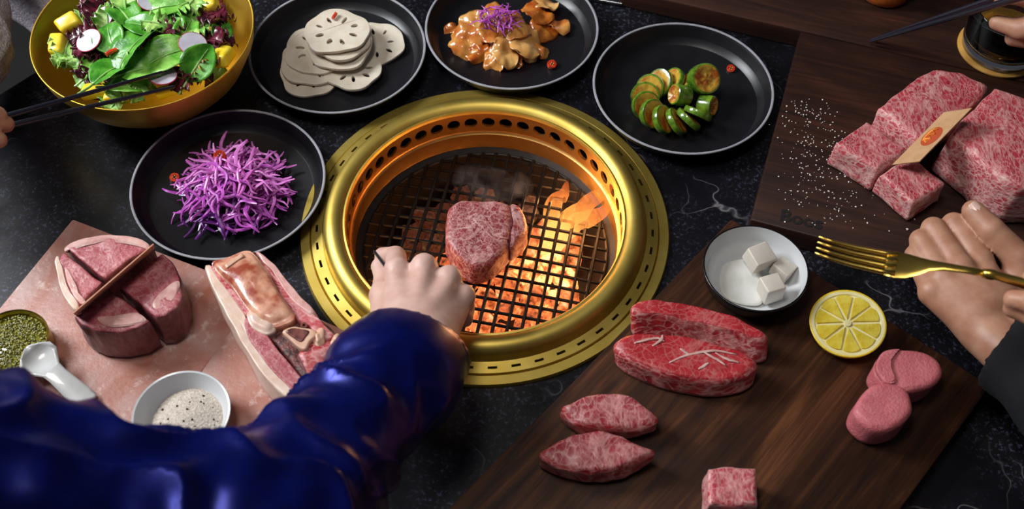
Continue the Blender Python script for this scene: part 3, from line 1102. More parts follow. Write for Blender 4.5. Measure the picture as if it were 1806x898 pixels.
# ------------------------------------------------------------------ kimchi
def sheet(name, w, l, seed, ruffle, cup, thick=0.0016, n=12):
    vs, fs = [], []
    off = Vector((seed * 5.3, seed * 2.9, 0))
    top, bot = [], []
    for i in range(n + 1):
        for j in range(n + 1):
            u, v = i / n - 0.5, j / n - 0.5
            edge = 1 - 0.35 * (abs(v) * 2) ** 3
            x = u * w * edge * (1 + 0.25 * noise.noise(Vector((v * 4, seed, 0))))
            y = v * l * (1 - 0.3 * (abs(u) * 2) ** 3)
            p = Vector((x, y, 0))
            z = cup * (x * x + 0.6 * y * y) + ruffle * noise.noise(p * 70 + off) + ruffle * 0.6 * noise.noise(p * 150 + off)
            z += ruffle * 0.8 * math.sin(y * 160 + seed) * (abs(u) * 2) ** 2
            top.append((x, y, z))
            bot.append((x, y, z - thick * (0.4 + 0.6 * (1 - max(abs(u), abs(v)) * 2))))
    N = n + 1
    mb = MB()
    q = []
    for i in range(n):
        for j in range(n):
            a = i * N + j
            q.append((a, a + N, a + N + 1, a + 1))
            q.append((N * N + a, N * N + a + 1, N * N + a + N + 1, N * N + a + N))
    bd = [(i, 0) for i in range(n)] + [(n, j) for j in range(n)] + [(n - i, n) for i in range(n)] + [(0, n - j) for j in range(n)]
    ids = [a * N + b for a, b in bd]
    for k in range(len(ids)):
        a, b = ids[k], ids[(k + 1) % len(ids)]
        q.append((a, b, N * N + b, N * N + a))
    mb.add(top + bot, q)
    me = mb.mesh(name)
    fixn(me)
    return me


rk = random.Random(5)
KM = [((-0.0265,0.2389,0.018), .034, .040, 'kimchi', (0.35, -0.35, 0.3), -9), ((-0.0175,0.2678,0.016), .030, .036, 'kimchi_pale', (0.1, -0.5, 1.1), -10), ((0.0048,0.2179,0.012), .022, .034, 'kimchi', (0.75, -0.1, -0.2), -8),
      ((0.017,0.2204,0.02), .026, .036, 'kimchi_pale', (0.5, 0.1, 0.4), -10), ((0.0401,0.2378,0.022), .036, .044, 'kimchi_pale', (0.15, 0.45, 0.2), -10), ((0.0244,0.2576,0.028), .040, .042, 'kimchi', (0.1, 0.2, 0.9), -8),
      ((0.0602,0.2679,0.014), .032, .036, 'kimchi_red', (0.05, 0.5, -0.4), -9), ((0.0749,0.2743,0.01), .022, .028, 'kimchi', (0.0, 0.3, 0.8), -12), ((0.0526,0.2848,0.02), .034, .034, 'kimchi_red', (0, 0.3, 0.2), -9), ((0.0603,0.3019,0.018), .030, .030, 'kimchi_pale', (-0.2, 0.2, 0.5), -10),
      ((0.0453,0.2329,0.01), .024, .026, 'kimchi_pale', (0.5, 0.35, 0.1), -10), ((0.0559,0.2369,0.008), .022, .020, 'kimchi', (0.3, 0.3, 1.2), -9), ((0.006,0.2482,0.024), .036, .036, 'kimchi', (0.2, -0.2, 2.0), -8), ((-0.0121,0.2274,0.01), .026, .026, 'kimchi_red', (0.5, -0.3, 0.6), -9),
      ((0.025,0.2195,0.01), .020, .024, 'kimchi_red', (0.7, 0.1, 0.2), -9), ((0.0008,0.2882,0.016), .032, .030, 'kimchi', (-0.2, -0.2, 0.1), -9), ((-0.0415,0.2642,0.008), .018, .022, 'kimchi', (0.1, -0.3, 0.9), -9), ((0.0216,0.25,0.01), .05, .05, 'kimchi_red', (0.1, 0.0, 0.1), -5)]
KL = ['rounded orange kimchi leaf bulging out beside the pointed tail piece', 'pale kimchi stem lying behind the rounded orange leaf', 'orange kimchi strip hanging down to the plate floor', 'pale folded kimchi stem at the foot of the garnish', 'broad pale kimchi stem piece in front of the deep orange leaf',
      'wide orange kimchi leaf directly under the violet garnish', 'deep chili-orange kimchi leaf beside the broad pale stem', 'small orange kimchi piece sticking out over the bare plate', 'deep chili-orange kimchi leaf behind the violet garnish', 'pale kimchi stem piece at the far end of the heap',
      'pale kimchi offcut nearest the chili ring', 'small orange kimchi scrap lying toward the chili ring', 'orange kimchi leaf curled under the garnish edge', 'chili-red kimchi scrap tucked under the rounded leaf', 'chili-red kimchi scrap between the hanging strip and the pale fold', 'orange kimchi leaf at the back of the heap', 'pointed orange kimchi tail piece at the outer edge', 'large chili-red kimchi leaf at the bottom of the heap']
klab = {'kimchi': 'folded glossy orange kimchi leaf piece', 'kimchi_pale': 'pale crinkled kimchi cabbage stem piece', 'kimchi_red': 'deep chili-orange kimchi leaf piece'}
for i, (p, w, l, mk, rot, cup) in enumerate(KM):
    ob('kimchi_piece', sheet('kimchi_piece', w * 1.08, l * 1.08, i + 1, 0.0052, cup), mk, smooth='all', loc=p, rot=rot, label=KL[i], cat='kimchi', group='kimchi pieces on the plate')
cc = (0.0072,0.2536,0.038)
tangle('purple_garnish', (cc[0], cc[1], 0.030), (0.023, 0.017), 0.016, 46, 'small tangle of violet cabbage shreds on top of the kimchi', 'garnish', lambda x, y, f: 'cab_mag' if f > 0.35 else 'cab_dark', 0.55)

# ------------------------------------------------------------------ stuffed cucumber
def cuke_slice(loc, rot, r, th, label, group=None, sc=(1, 1, 1)):
    t = empty('cucumber_slice', loc, label, 'cucumber', group, rot)
    t.scale = sc
    sk = MB().lathe([(r * 0.86, -th / 2), (r * 0.97, -th * 0.46), (r, -th * 0.25), (r, th * 0.25), (r * 0.97, th * 0.46), (r * 0.86, th / 2)], 32)
    lob('skin', sk, 'cuke_skin', t)
    q = random.Random(label + str(loc[0]))
    pf = []
    fm = MB()
    rings = [0.87, 0.7, 0.52, 0.34, 0.17]
    for s in (-1, 1):
        vs = []
        for rr in rings:
            for k in range(24):
                a = 2 * math.pi * k / 24
                vs.append((r * rr * math.cos(a), r * rr * math.sin(a), s * th * (0.5 + 0.08 * q.uniform(-1, 1) * (rr < 0.8) - 0.10 * (rr < 0.6))))
        vs.append((0, 0, s * th * 0.40))
        fs = []
        for m in range(4):
            for k in range(24):
                fs.append((m * 24 + k, m * 24 + (k + 1) % 24, (m + 1) * 24 + (k + 1) % 24, (m + 1) * 24 + k))
        for k in range(24):
            fs.append((96 + k, 96 + (k + 1) % 24, 120))
        fm.add(vs, fs)
    lob('flesh', fm, 'cuke_flesh', t, smooth='all')
    return t


ORD = ['first', 'second', 'third', 'fourth', 'fifth', 'sixth', 'seventh', 'eighth', 'ninth', 'tenth', 'last']
cx, cy, _ = (0.1936,0.155,0.018)
NC = 11
for i in range(NC):
    a = math.radians(62 + i * 262 / (NC - 1))
    Rr = 0.0300
    x, y = cx + Rr * math.cos(a), cy + Rr * 0.95 * math.sin(a)
    tang = a + math.pi / 2
    # slice axis lies along the tangent, leaning a little
    cuke_slice((x, y, 0.0165), (math.radians(50), 0, tang + math.pi / 2 + 0.1), 0.0155 if i else 0.0135, 0.0068, ORD[i] + ' cucumber slice of the curled row counting from the round-faced end piece', 'cucumber slices in the curled row')
cuke_slice((0.2249,0.1742,0.03), (math.radians(38), math.radians(10), math.radians(15)), 0.0165, 0.016, 'cucumber end piece turned to show its round orange face')
cuke_slice((0.2004,0.1586,0.022), (math.radians(60), math.radians(-30), math.radians(-60)), 0.0125, 0.018, 'round green cucumber end in the middle of the curl', sc=(0.9, 0.9, 1))
cuke_slice((0.2289,0.1522,0.014), (math.radians(70), 0, math.radians(60)), 0.0110, 0.016, 'small green cucumber end at the tail of the curl')

# ------------------------------------------------------------------ salad bowl
BX, BY = -0.3480, 0.1760
bowl = empty('salad_bowl', (BX, BY, 0), 'deep polished gold metal bowl full of green salad', 'bowl')
pb = [(0.0, 0.0), (0.040, 0.0), (0.054, 0.005), (0.073, 0.021), (0.095, 0.046), (0.1075, 0.072), (0.1105, 0.087), (0.1108, 0.0885), (0.1095, 0.0885), (0.1085, 0.0865), (0.1055, 0.072), (0.093, 0.047), (0.071, 0.023), (0.052, 0.0075), (0.0, 0.003)]
lob('bowl_body', MB().lathe([(r, z) for r, z in pb], 96), 'gold_bowl', bowl, smooth='all')


def leaf_mesh(name, L, Wd, seed, fold, curl, ruffle=0.0, lobes=0, power=0.8, nu=16, nv=10):
    top = []
    off = Vector((seed * 3.1, seed * 1.7, 0))
    for i in range(nu + 1):
        u = i / nu
        w = Wd * 0.5 * max(0.03, math.sin(math.pi * min(1, max(0.0, u ** power * 0.97 + 0.02)))) ** 0.75
        if lobes:
            w *= 1 + 0.28 * math.sin(u * lobes * math.pi * 2) * (0.4 + 0.6 * u)
        for j in range(nv + 1):
            v = 2 * j / nv - 1
            x = v * w
            y = (u - 0.5) * L
            z = fold * abs(v) ** 1.4 * w - curl * (u - 0.45) ** 2 * L
            z += 0.0012 * noise.noise(Vector((x, y, 0)) * 120 + off)
            z += ruffle * math.sin(u * 34 + seed + v * 2) * abs(v) ** 2 + ruffle * 0.8 * noise.noise(Vector((x, y, 0)) * 160 + off) * abs(v)
            top.append((x, y, z))
    N = nv + 1
    fs = []
    for i in range(nu):
        for j in range(nv):
            a = i * N + j
            fs.append((a, a + 1, a + N + 1, a + N))
    n0 = len(top)
    th = 0.0005
    bot = [(p[0], p[1], p[2] - th) for p in top]
    f2 = [tuple(reversed([k + n0 for k in f])) for f in fs]
    bd = [j for j in range(N)] + [i * N + nv for i in range(1, nu + 1)] + [nu * N + j for j in range(nv - 1, -1, -1)] + [i * N for i in range(nu - 1, 0, -1)]
    f3 = [(bd[k], bd[k - 1], bd[k - 1] + n0, bd[k] + n0) for k in range(len(bd))]
    mb = MB()
    mb.add(top + bot, fs + f2 + f3)
    return mb.mesh(name)


def stem_mesh(L, curl, r=0.0013, ext=0.25):
    pts = []
    for i in range(10):
        u = -ext + (0.85 + ext) * i / 9
        pts.append((0, (u - 0.5) * L, -curl * (max(u, 0) - 0.45) ** 2 * L + 0.0006 - (0.25 * max(0, -u)) * L * 0.3))
    return MB().tube(pts, [r * (1.15 - 0.09 * i) for i in range(10)], 6).mesh('stem')


def leaf(p, L, Wd, yaw, pitch, roll, mk, label, group, seed, fold=0.35, curl=0.5, ruffle=0.0, lobes=0, power=0.8, ext=0.25, stem='stem'):
    me = leaf_mesh('leaf', L, Wd, seed, fold, curl, ruffle, lobes, power)
    rot = Euler((pitch, roll, 0)).to_matrix()
    o = ob('salad_leaf', me, mk, smooth='all', loc=p, label=label, cat='leaf', group=group)
    o.rotation_mode = 'XYZ'
    o.rotation_euler = (Matrix.Rotation(yaw, 3, 'Z') @ rot).to_euler()
    lob('stem', stem_mesh(L, curl, 0.0010 if mk != 'spinach' else 0.0012, ext), stem, o)
    return o


D2 = math.radians
SPN = [  # position, length, width, yaw, pitch, roll, material
    ((-0.3445,0.1386,0.104), .058, .040, -35, 12, -22, 'spinach'), ((-0.3099,0.1311,0.099), .056, .036, -62, 6, 12, 'spinach2'), ((-0.2807,0.1246,0.096), .040, .030, -20, 20, 25, 'spinach'), ((-0.3747,0.1553,0.098), .036, .030, 20, 10, -15, 'spinach'),
    ((-0.3636,0.1152,0.093), .048, .032, -30, -15, -10, 'spinach'), ((-0.3294,0.1164,0.094), .048, .034, -70, -8, 5, 'spinach2'), ((-0.3275,0.1965,0.1), .044, .028, -80, 10, 10, 'spinach2'), ((-0.3698,0.1911,0.098), .044, .030, 40, 0, 10, 'spinach'),
    ((-0.2696,0.1776,0.088), .034, .020, 10, 15, 30, 'spinach'), ((-0.344,0.1669,0.102), .040, .028, 70, 5, 0, 'spinach'), ((-0.3441,0.1031,0.084), .044, .026, -75, -18, 0, 'spinach2'), ((-0.3013,0.1712,0.095), .040, .022, -10, 10, 15, 'spinach2'),
    ((-0.3898,0.1345,0.084), .032, .020, -5, -10, 10, 'spinach2'), ((-0.3188,0.1768,0.097), .038, .026, 30, 10, 0, 'spinach'), ((-0.3493,0.2127,0.094), .040, .026, 100, 10, 0, 'spinach2'), ((-0.4291,0.1887,0.08), .026, .016, 60, 10, -20, 'spinach')]
SPLAB = ['largest glossy spinach leaf on top of the salad heap', 'broad bright green leaf lying next to the largest spinach leaf', 'dark round spinach leaf beside the chopstick-held radish slice', 'dark spinach leaf overlapping the red-rimmed radish slice', 'dark spinach leaf below the red pepper strip', 'bright green leaf under the upper chopstick', 'bright green leaf in front of the far mango piece', 'dark spinach leaf near the radish slice standing on edge',
         'small dark spinach leaf near the bowl wall above the mango wedge', 'dark spinach leaf tucked behind the largest one', 'bright green leaf between the two chopsticks', 'narrow bright green leaf near the plump mango chunk', 'small bright green leaf beside the long mango chunk', 'dark spinach leaf behind the greyish radish slice', 'bright green leaf at the far rim beside the radish slice', 'tiny dark leaf between the two mango chunks at the wall']
SPL = {'spinach': 'glossy dark green spinach leaf in the salad', 'spinach2': 'bright green salad leaf with pale stem'}
for i, (p, L, w, ya, pi_, ro, mk) in enumerate(SPN):
    leaf(p, L * 1.12, w * 1.12, D2(ya), D2(pi_), D2(ro), mk, SPLAB[i], 'spinach leaves in the bowl' if mk == 'spinach' else 'bright green leaves in the bowl', i + 1, ext=0.35 if i in (0, 2, 4) else 0.2)
rl = random.Random(21)
FR = [((-0.4141,0.1346,0.078), 'frill'), ((-0.4197,0.1443,0.08), 'frill'), ((-0.404,0.1324,0.078), 'frill'), ((-0.3849,0.1846,0.09), 'frill'), ((-0.3719,0.2128,0.092), 'frill'), ((-0.3168,0.1905,0.092), 'frill'), ((-0.3039,0.199,0.092), 'frill'), ((-0.3591,0.101,0.078), 'frill'), ((-0.3392,0.1009,0.08), 'frill'), ((-0.3255,0.1656,0.096), 'frill'), ((-0.2868,0.1252,0.086), 'amber_leaf'), ((-0.2795,0.1316,0.086), 'amber_leaf'), ((-0.2923,0.1198,0.082), 'amber_leaf'),
      ((-0.3944,0.1423,0.084), 'red_leaf'), ((-0.3993,0.129,0.076), 'red_leaf'), ((-0.3853,0.1215,0.076), 'red_leaf'), ((-0.405,0.2052,0.086), 'red_leaf'), ((-0.3962,0.1995,0.086), 'red_leaf'), ((-0.3169,0.1622,0.094), 'red_leaf'), ((-0.2823,0.1893,0.086), 'red_leaf'), ((-0.2744,0.195,0.084), 'red_leaf'), ((-0.2777,0.159,0.084), 'red_leaf'), ((-0.2713,0.1628,0.082), 'red_leaf'), ((-0.2837,0.1157,0.08), 'red_leaf'), ((-0.2949,0.1136,0.078), 'red_leaf'), ((-0.408,0.1625,0.082), 'red_leaf'), ((-0.3335,0.1557,0.09), 'red_leaf'), ((-0.2913,0.1707,0.088), 'frill'), ((-0.3529,0.1375,0.088), 'frill')]
FRL = {'frill': 'frilly pale green lettuce tuft in the salad', 'red_leaf': 'crinkled dark red lettuce leaf in the salad', 'amber_leaf': 'curly amber and yellow lettuce tuft in the salad'}
for i, (p, mk) in enumerate(FR):
    leaf((p[0], p[1] + 0.003, p[2] + 0.006), rl.uniform(.028, .040), rl.uniform(.024, .034), rl.uniform(0, 6.28), rl.uniform(-0.4, 0.4), rl.uniform(-0.4, 0.4), mk, FRL[mk], {'frill': 'frilly lettuce tufts', 'red_leaf': 'red lettuce leaves', 'amber_leaf': 'amber lettuce tufts'}[mk], 40 + i, 0.15, 0.6, 0.0055, 4, 0.6, 0.05, 'stem' if mk == 'frill' else mk)
# bedding leaves that fill the bowl under the top layer
for i in range(34):
    a, q = rl.uniform(0, 6.28), math.sqrt(rl.random()) * 0.083
    mk = rl.choice(('frill', 'red_leaf', 'spinach', 'spinach2', 'red_leaf'))
    z = 0.066 + 0.016 * (1 - (q / 0.083) ** 2) + rl.uniform(-0.004, 0.004)
    fr_ = mk in ('frill', 'red_leaf')
    leaf((BX + q * math.cos(a), BY + q * math.sin(a), z), rl.uniform(.032, .042), rl.uniform(.024, .03), rl.uniform(0, 6.28), rl.uniform(-0.25, 0.25), rl.uniform(-0.25, 0.25), mk, 'half-buried ' + {'frill': 'frilly pale lettuce', 'red_leaf': 'dark red lettuce', 'spinach': 'dark spinach', 'spinach2': 'bright green leaf'}[mk] + ' under the top salad layer', 'half-buried ' + mk + ' leaves', 90 + i, 0.2, 0.5, 0.004 if fr_ else 0, 4 if fr_ else 0, 0.65 if fr_ else 0.8, 0.05)
MG = [((-0.4276,0.1557,0.078), (.016, .026, .014), 0.1, 'long mango chunk against the bowl wall left of the radish'), ((-0.4205,0.1821,0.084), (.024, .018, .014), 0.5, 'mango chunk with a leaf beside it at the far edge of the salad'), ((-0.384,0.1054,0.068), (.026, .016, .010), 0.2, 'mango wedge lying under the black chopsticks'), ((-0.3591,0.1013,0.068), (.030, .014, .010), 0.1, 'long mango slice between the two chopsticks'),
      ((-0.2866,0.2098,0.084), (.024, .020, .014), 0.2, 'plump mango chunk near the bowl rim above the red lettuce'), ((-0.2605,0.1431,0.078), (.020, .026, .014), -0.2, 'mango wedge against the bowl wall beside the green bean'), ((-0.3203,0.2135,0.09), (.018, .014, .010), 0.4, 'mango piece half hidden behind the green leaves'), ((-0.3102,0.1084,0.068), (.030, .012, .009), 0.2, 'thin mango slice at the bowl rim under the chopstick tip')]
for i, (p, s, ya, lab) in enumerate(MG):
    ob('mango_chunk', chunk_mesh('mango_chunk', s[0], s[1], s[2], i + 3, 0.3, 0.18), 'mango', loc=p, rot=(rl.uniform(-0.3, 0.3), rl.uniform(-0.3, 0.3), ya), label=lab, cat='mango')


def radish(p, r, rot, label):
    t = ob('radish_slice', MB().lathe([(0, 0), (r * 0.95, 0), (r * 0.97, 0.0006), (r * 0.95, 0.0013), (0, 0.0013)], 40), 'radish', loc=p, rot=rot, label=label, cat='radish')
    lob('skin', MB().lathe([(r * 0.955, -0.0001), (r, 0.0002), (r, 0.0011), (r * 0.955, 0.0014)], 40), 'radish_skin', t)


radish((-0.3939,0.1496,0.097), 0.0135, (0.2, -0.25, 0), 'red-rimmed radish slice beside the largest spinach leaf')
radish((-0.2901,0.1448,0.099), 0.0140, (0.15, 0.3, 0), 'greyish radish slice among the dark red lettuce')
radish((-0.3145,0.108,0.092), 0.0140, (-0.1, 0.1, 0), 'radish slice held between the chopstick tips')
radish((-0.3888,0.1879,0.093), 0.0110, (0.5, -0.3, 0), 'radish slice standing on edge near purple lettuce')
radish((-0.3451,0.2044,0.1), 0.0110, (0.3, 0.3, 0), 'radish slice at the far end of the bowl among green leaves')
me = MB().tube([(-0.006, 0, 0), (0, 0.001, 0), (0.006, 0.0, 0)], [0.0022, 0.0026, 0.002], 8).mesh('pepper_strip')
ob('pepper_strip', me, 'chili', loc=(-0.3668,0.1313,0.1), rot=(0, 0, 0.7), label='red pepper strip beside the largest spinach leaf', cat='pepper')
me = blob_mesh('edamame', 0.006, 2, 0.1, 2, (1, 0.75, 0.6))
ob('edamame_bean', me, 'spinach2', smooth='all', loc=(-0.2733,0.1376,0.091), rot=(0, 0, 0.4), label='shiny green bean beside the mango wedge', cat='bean')


def chopstick(a, b, ra, rb, label, group=None):
    a, b = Vector(a), Vector(b)
    pts = [a, a.lerp(b, 0.004), a.lerp(b, 0.3), a.lerp(b, 0.7), b.lerp(a, 0.003), b]
    t = ob('chopstick', MB().tube(pts, [ra * 0.8, ra, ra + (rb - ra) * 0.3, ra + (rb - ra) * 0.7, rb, rb * 0.8], 12), 'lacquer', label=label, cat='chopstick', group=group)
    return t


chopstick((-0.311,0.1098,0.0965), (-0.455,-0.016,0.15), 0.0016, 0.0030, 'upper black chopstick touching the middle of the radish slice')
chopstick((-0.2993,0.0916,0.0945), (-0.46,-0.0146,0.138), 0.0016, 0.0030, 'lower black chopstick ending at the bowl rim')

# ------------------------------------------------------------------ steak on the grate
griddled = ob('steak', slab([(-0.0382,-0.003),(-0.0363,0.0166),(-0.025,0.0282),(-0.0059,0.0278),(0.012,0.0274),(0.0244,0.0219),(0.029,0.0065),(0.0281,-0.0101),(0.0239,-0.0251),(0.0154,-0.0387),(0.0027,-0.0508),(-0.0112,-0.0523),(-0.0267,-0.0407),(-0.0368,-0.0221)], 0.010, -0.0262, 90, 0.0016, 90, 0.007, 0.03, 0.001), ['filet', 'filet'], smooth='all', label='thick raw marbled filet steak cooking on the wire grate', cat='steak')
ob('side_flap', slab([(0.0255,0.0258),(0.0345,0.0196),(0.0401,0.0056),(0.0407,-0.0082),(0.0326,-0.0207),(0.025,-0.0276),(0.0232,-0.0168),(0.0269,-0.0016),(0.0245,0.0137)], 0.0075, -0.022, 60, 0.0014, 90, 0.005, 0.02, 0.001, seed=21), ['filet', 'filet'], parent=griddled, smooth='all')

# ------------------------------------------------------------------ quartered rib steak on the salt slab
ZS = 0.025
ZT = 0.070
kw = dict(amp=0.0014, nscale=70, bev=0.0035)
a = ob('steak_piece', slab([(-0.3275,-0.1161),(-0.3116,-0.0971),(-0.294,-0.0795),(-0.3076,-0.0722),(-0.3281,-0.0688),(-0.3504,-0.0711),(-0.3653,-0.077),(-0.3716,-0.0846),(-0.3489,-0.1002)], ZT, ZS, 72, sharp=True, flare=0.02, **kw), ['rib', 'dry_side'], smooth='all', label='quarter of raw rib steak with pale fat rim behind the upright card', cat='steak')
ob('fat_rim', slab([(-0.3708,-0.0842),(-0.365,-0.0766),(-0.3502,-0.0707),(-0.3278,-0.0684),(-0.3074,-0.0719),(-0.2958,-0.0792),(-0.2981,-0.0829),(-0.3102,-0.0776),(-0.3271,-0.0741),(-0.3489,-0.0763),(-0.3629,-0.0816),(-0.3686,-0.0873)], 0.0716, 0.066, 64, 0.0006, 90, 0.002), ['fat_pink', 'fat_pink'], parent=a, smooth='all')
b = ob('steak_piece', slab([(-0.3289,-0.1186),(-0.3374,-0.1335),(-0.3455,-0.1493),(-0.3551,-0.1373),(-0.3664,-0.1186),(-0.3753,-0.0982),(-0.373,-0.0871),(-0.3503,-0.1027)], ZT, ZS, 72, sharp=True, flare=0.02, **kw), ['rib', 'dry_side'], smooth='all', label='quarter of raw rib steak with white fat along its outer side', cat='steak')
ob('fat_rim', slab([(-0.376,-0.0978),(-0.3745,-0.0917),(-0.3665,-0.1086),(-0.356,-0.1275),(-0.3432,-0.1449),(-0.346,-0.1495),(-0.3557,-0.1393),(-0.3666,-0.1206)], 0.0718, 0.030, 64, 0.0008, 90, 0.002), ['fat', 'fat'], parent=b, smooth='all')
ob('fat_seam', slab([(-0.3666,-0.1038),(-0.3621,-0.1061),(-0.3531,-0.1192),(-0.3449,-0.1332),(-0.3397,-0.139),(-0.3423,-0.1425),(-0.3508,-0.1333),(-0.3602,-0.1181)], 0.0714, 0.066, 48, 0.0006, 90, 0.0018), ['fat_pink', 'fat_pink'], parent=b, smooth='all')
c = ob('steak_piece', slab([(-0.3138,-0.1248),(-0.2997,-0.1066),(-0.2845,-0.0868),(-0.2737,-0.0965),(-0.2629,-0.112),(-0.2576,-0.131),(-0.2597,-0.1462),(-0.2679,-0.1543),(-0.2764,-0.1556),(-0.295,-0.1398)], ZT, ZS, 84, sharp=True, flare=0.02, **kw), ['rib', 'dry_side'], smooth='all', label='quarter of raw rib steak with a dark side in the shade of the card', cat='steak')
ob('fat_seam', slab([(-0.2821,-0.1392),(-0.2766,-0.1274),(-0.2693,-0.119),(-0.2626,-0.1177),(-0.2617,-0.1283),(-0.2654,-0.1401),(-0.2728,-0.1471),(-0.2786,-0.1472)], 0.0716, 0.066, 48, 0.0007, 90, 0.002), ['fat_pink', 'fat_pink'], parent=c, smooth='all')
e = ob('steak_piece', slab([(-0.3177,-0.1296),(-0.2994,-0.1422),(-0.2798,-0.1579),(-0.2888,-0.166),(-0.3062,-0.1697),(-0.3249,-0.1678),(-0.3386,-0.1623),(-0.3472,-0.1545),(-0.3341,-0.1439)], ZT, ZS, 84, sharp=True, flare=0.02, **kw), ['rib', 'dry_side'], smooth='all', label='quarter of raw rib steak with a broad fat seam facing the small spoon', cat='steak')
ob('fat_seam', slab([(-0.3252,-0.156),(-0.312,-0.1547),(-0.2953,-0.151),(-0.2834,-0.1576),(-0.2911,-0.1623),(-0.306,-0.1648),(-0.3179,-0.1627)], 0.0716, 0.066, 48, 0.0007, 90, 0.002), ['fat_pink', 'fat_pink'], parent=e, smooth='all')

# card standing upright in the cut, its edge towards the viewer
def plank(corners, nrm, th):
    cs = [Vector(q) for q in corners]
    n = Vector(nrm).normalized() * th / 2
    return MB().quadbox([q - n for q in cs], [q + n for q in cs])


A0, A1 = Vector((-0.345,-0.1529,0.072)), Vector((-0.2922,-0.0809,0.072))
dirc = (A1 - A0).normalized()
nrm = dirc.cross(Vector((0, 0, 1)))
top = Vector((0.358, -0.53, 0.77)) * 0.030 - nrm * 0.0025
ob('name_card', plank([A0 + Vector((0, 0, -0.004)), A1 + Vector((0, 0, -0.004)), A1 + top, A0 + top], nrm, 0.0012), 'card_pink', smooth=False, label='kraft paper card wedged upright in the cut of the quartered steak', cat='card')

# ------------------------------------------------------------------ bone-in rib
rib = empty('bone_in_rib', (-0.1781,-0.1243,0.025), 'raw bone-in beef rib with exposed bone on the salt slab', 'rib')
ZR = 0.068
ob('meat_body', slab([(-0.2355,-0.1028),(-0.2063,-0.0764),(-0.1913,-0.0898),(-0.1623,-0.1208),(-0.1396,-0.1474),(-0.1182,-0.1664),(-0.1012,-0.184),(-0.1196,-0.2007),(-0.1374,-0.2181),(-0.1581,-0.1948),(-0.1919,-0.1563),(-0.2157,-0.1276)], 0.064, 0.025, 96, 0.0018, 60, 0.005, 0.02, sharp=True), ['crust', 'dry_side'], parent=rib, smooth='all')
ob('fat_cap', slab([(-0.2458,-0.0991),(-0.2414,-0.0954),(-0.2316,-0.1062),(-0.2203,-0.1216),(-0.209,-0.1373),(-0.201,-0.1516),(-0.1966,-0.1686),(-0.1868,-0.184),(-0.1721,-0.2013),(-0.1559,-0.2181),(-0.1423,-0.2305),(-0.1484,-0.2337),(-0.1637,-0.2225),(-0.1831,-0.2004),(-0.2011,-0.1743),(-0.2169,-0.1496),(-0.2331,-0.1218)], ZR, 0.026, 96, 0.0010, 70, 0.003), ['fat', 'fat'], parent=rib, smooth='all')
ob('eye_meat', slab([(-0.2016,-0.1534),(-0.1959,-0.1522),(-0.1847,-0.1634),(-0.1721,-0.1789),(-0.1575,-0.1962),(-0.1411,-0.2153),(-0.1355,-0.2236),(-0.143,-0.2311),(-0.1556,-0.2187),(-0.1719,-0.2019),(-0.1865,-0.1846),(-0.1962,-0.1703)], 0.0690, 0.045, 84, 0.0008, 70, 0.002), ['rib', 'rib'], parent=rib, smooth='all')
ob('meat_strip', slab([(-0.2399,-0.0973),(-0.2341,-0.1021),(-0.2209,-0.1163),(-0.2043,-0.135),(-0.1914,-0.1498),(-0.1812,-0.1605),(-0.1868,-0.1623),(-0.2011,-0.15),(-0.2119,-0.1363),(-0.2231,-0.1211),(-0.2343,-0.1069)], 0.0690, 0.045, 84, 0.0008, 70, 0.002), ['lean_side', 'lean_side'], parent=rib, smooth='all')
ob('rib_bone', slab([(-0.2372,-0.0994),(-0.2267,-0.0931),(-0.2098,-0.0829),(-0.2011,-0.0877),(-0.1874,-0.107),(-0.1693,-0.1328),(-0.1573,-0.1511),(-0.1635,-0.1592),(-0.176,-0.1628),(-0.1897,-0.1539),(-0.2059,-0.1357),(-0.2226,-0.116)], 0.0745, 0.055, 96, 0.0016, 60, 0.0065, 0.02, 0.003), ['bone', 'bone'], parent=rib, smooth='all')
ob('bone_end', slab([(-0.2243,-0.1038),(-0.2104,-0.0902),(-0.2079,-0.0938),(-0.2217,-0.1074)], 0.0778, 0.070, 40, 0.0005, 80, 0.0012, sharp=True), ['bone_pale', 'bone_pale'], parent=rib, smooth='all')
ob('side_fat', slab([(-0.2013,-0.0825),(-0.1914,-0.0885),(-0.1708,-0.112),(-0.1481,-0.1371),(-0.1396,-0.1474),(-0.1452,-0.1498),(-0.1628,-0.1326),(-0.1818,-0.1079)], 0.0700, 0.04, 84, 0.0012, 70, 0.004), ['fat_pink', 'fat_pink'], parent=rib, smooth='all')
ob('membrane', slab([(-0.198,-0.0883),(-0.1862,-0.1016),(-0.1681,-0.1264),(-0.1543,-0.1432),(-0.1408,-0.1504),(-0.1226,-0.1672),(-0.1306,-0.1729),(-0.1434,-0.1619),(-0.1581,-0.1519),(-0.1709,-0.1347),(-0.1868,-0.1113)], 0.0690, 0.05, 84, 0.0016, 80, 0.003), ['lean_side', 'lean_side'], parent=rib, smooth='all')
ob('bone_knob', slab([(-0.1986,-0.1499),(-0.1894,-0.1463),(-0.1753,-0.1575),(-0.1733,-0.1654),(-0.1794,-0.17),(-0.1895,-0.1656),(-0.1964,-0.1578)], 0.0735, 0.055, 60, 0.0012, 80, 0.005), ['fat', 'fat'], parent=rib, smooth='all')
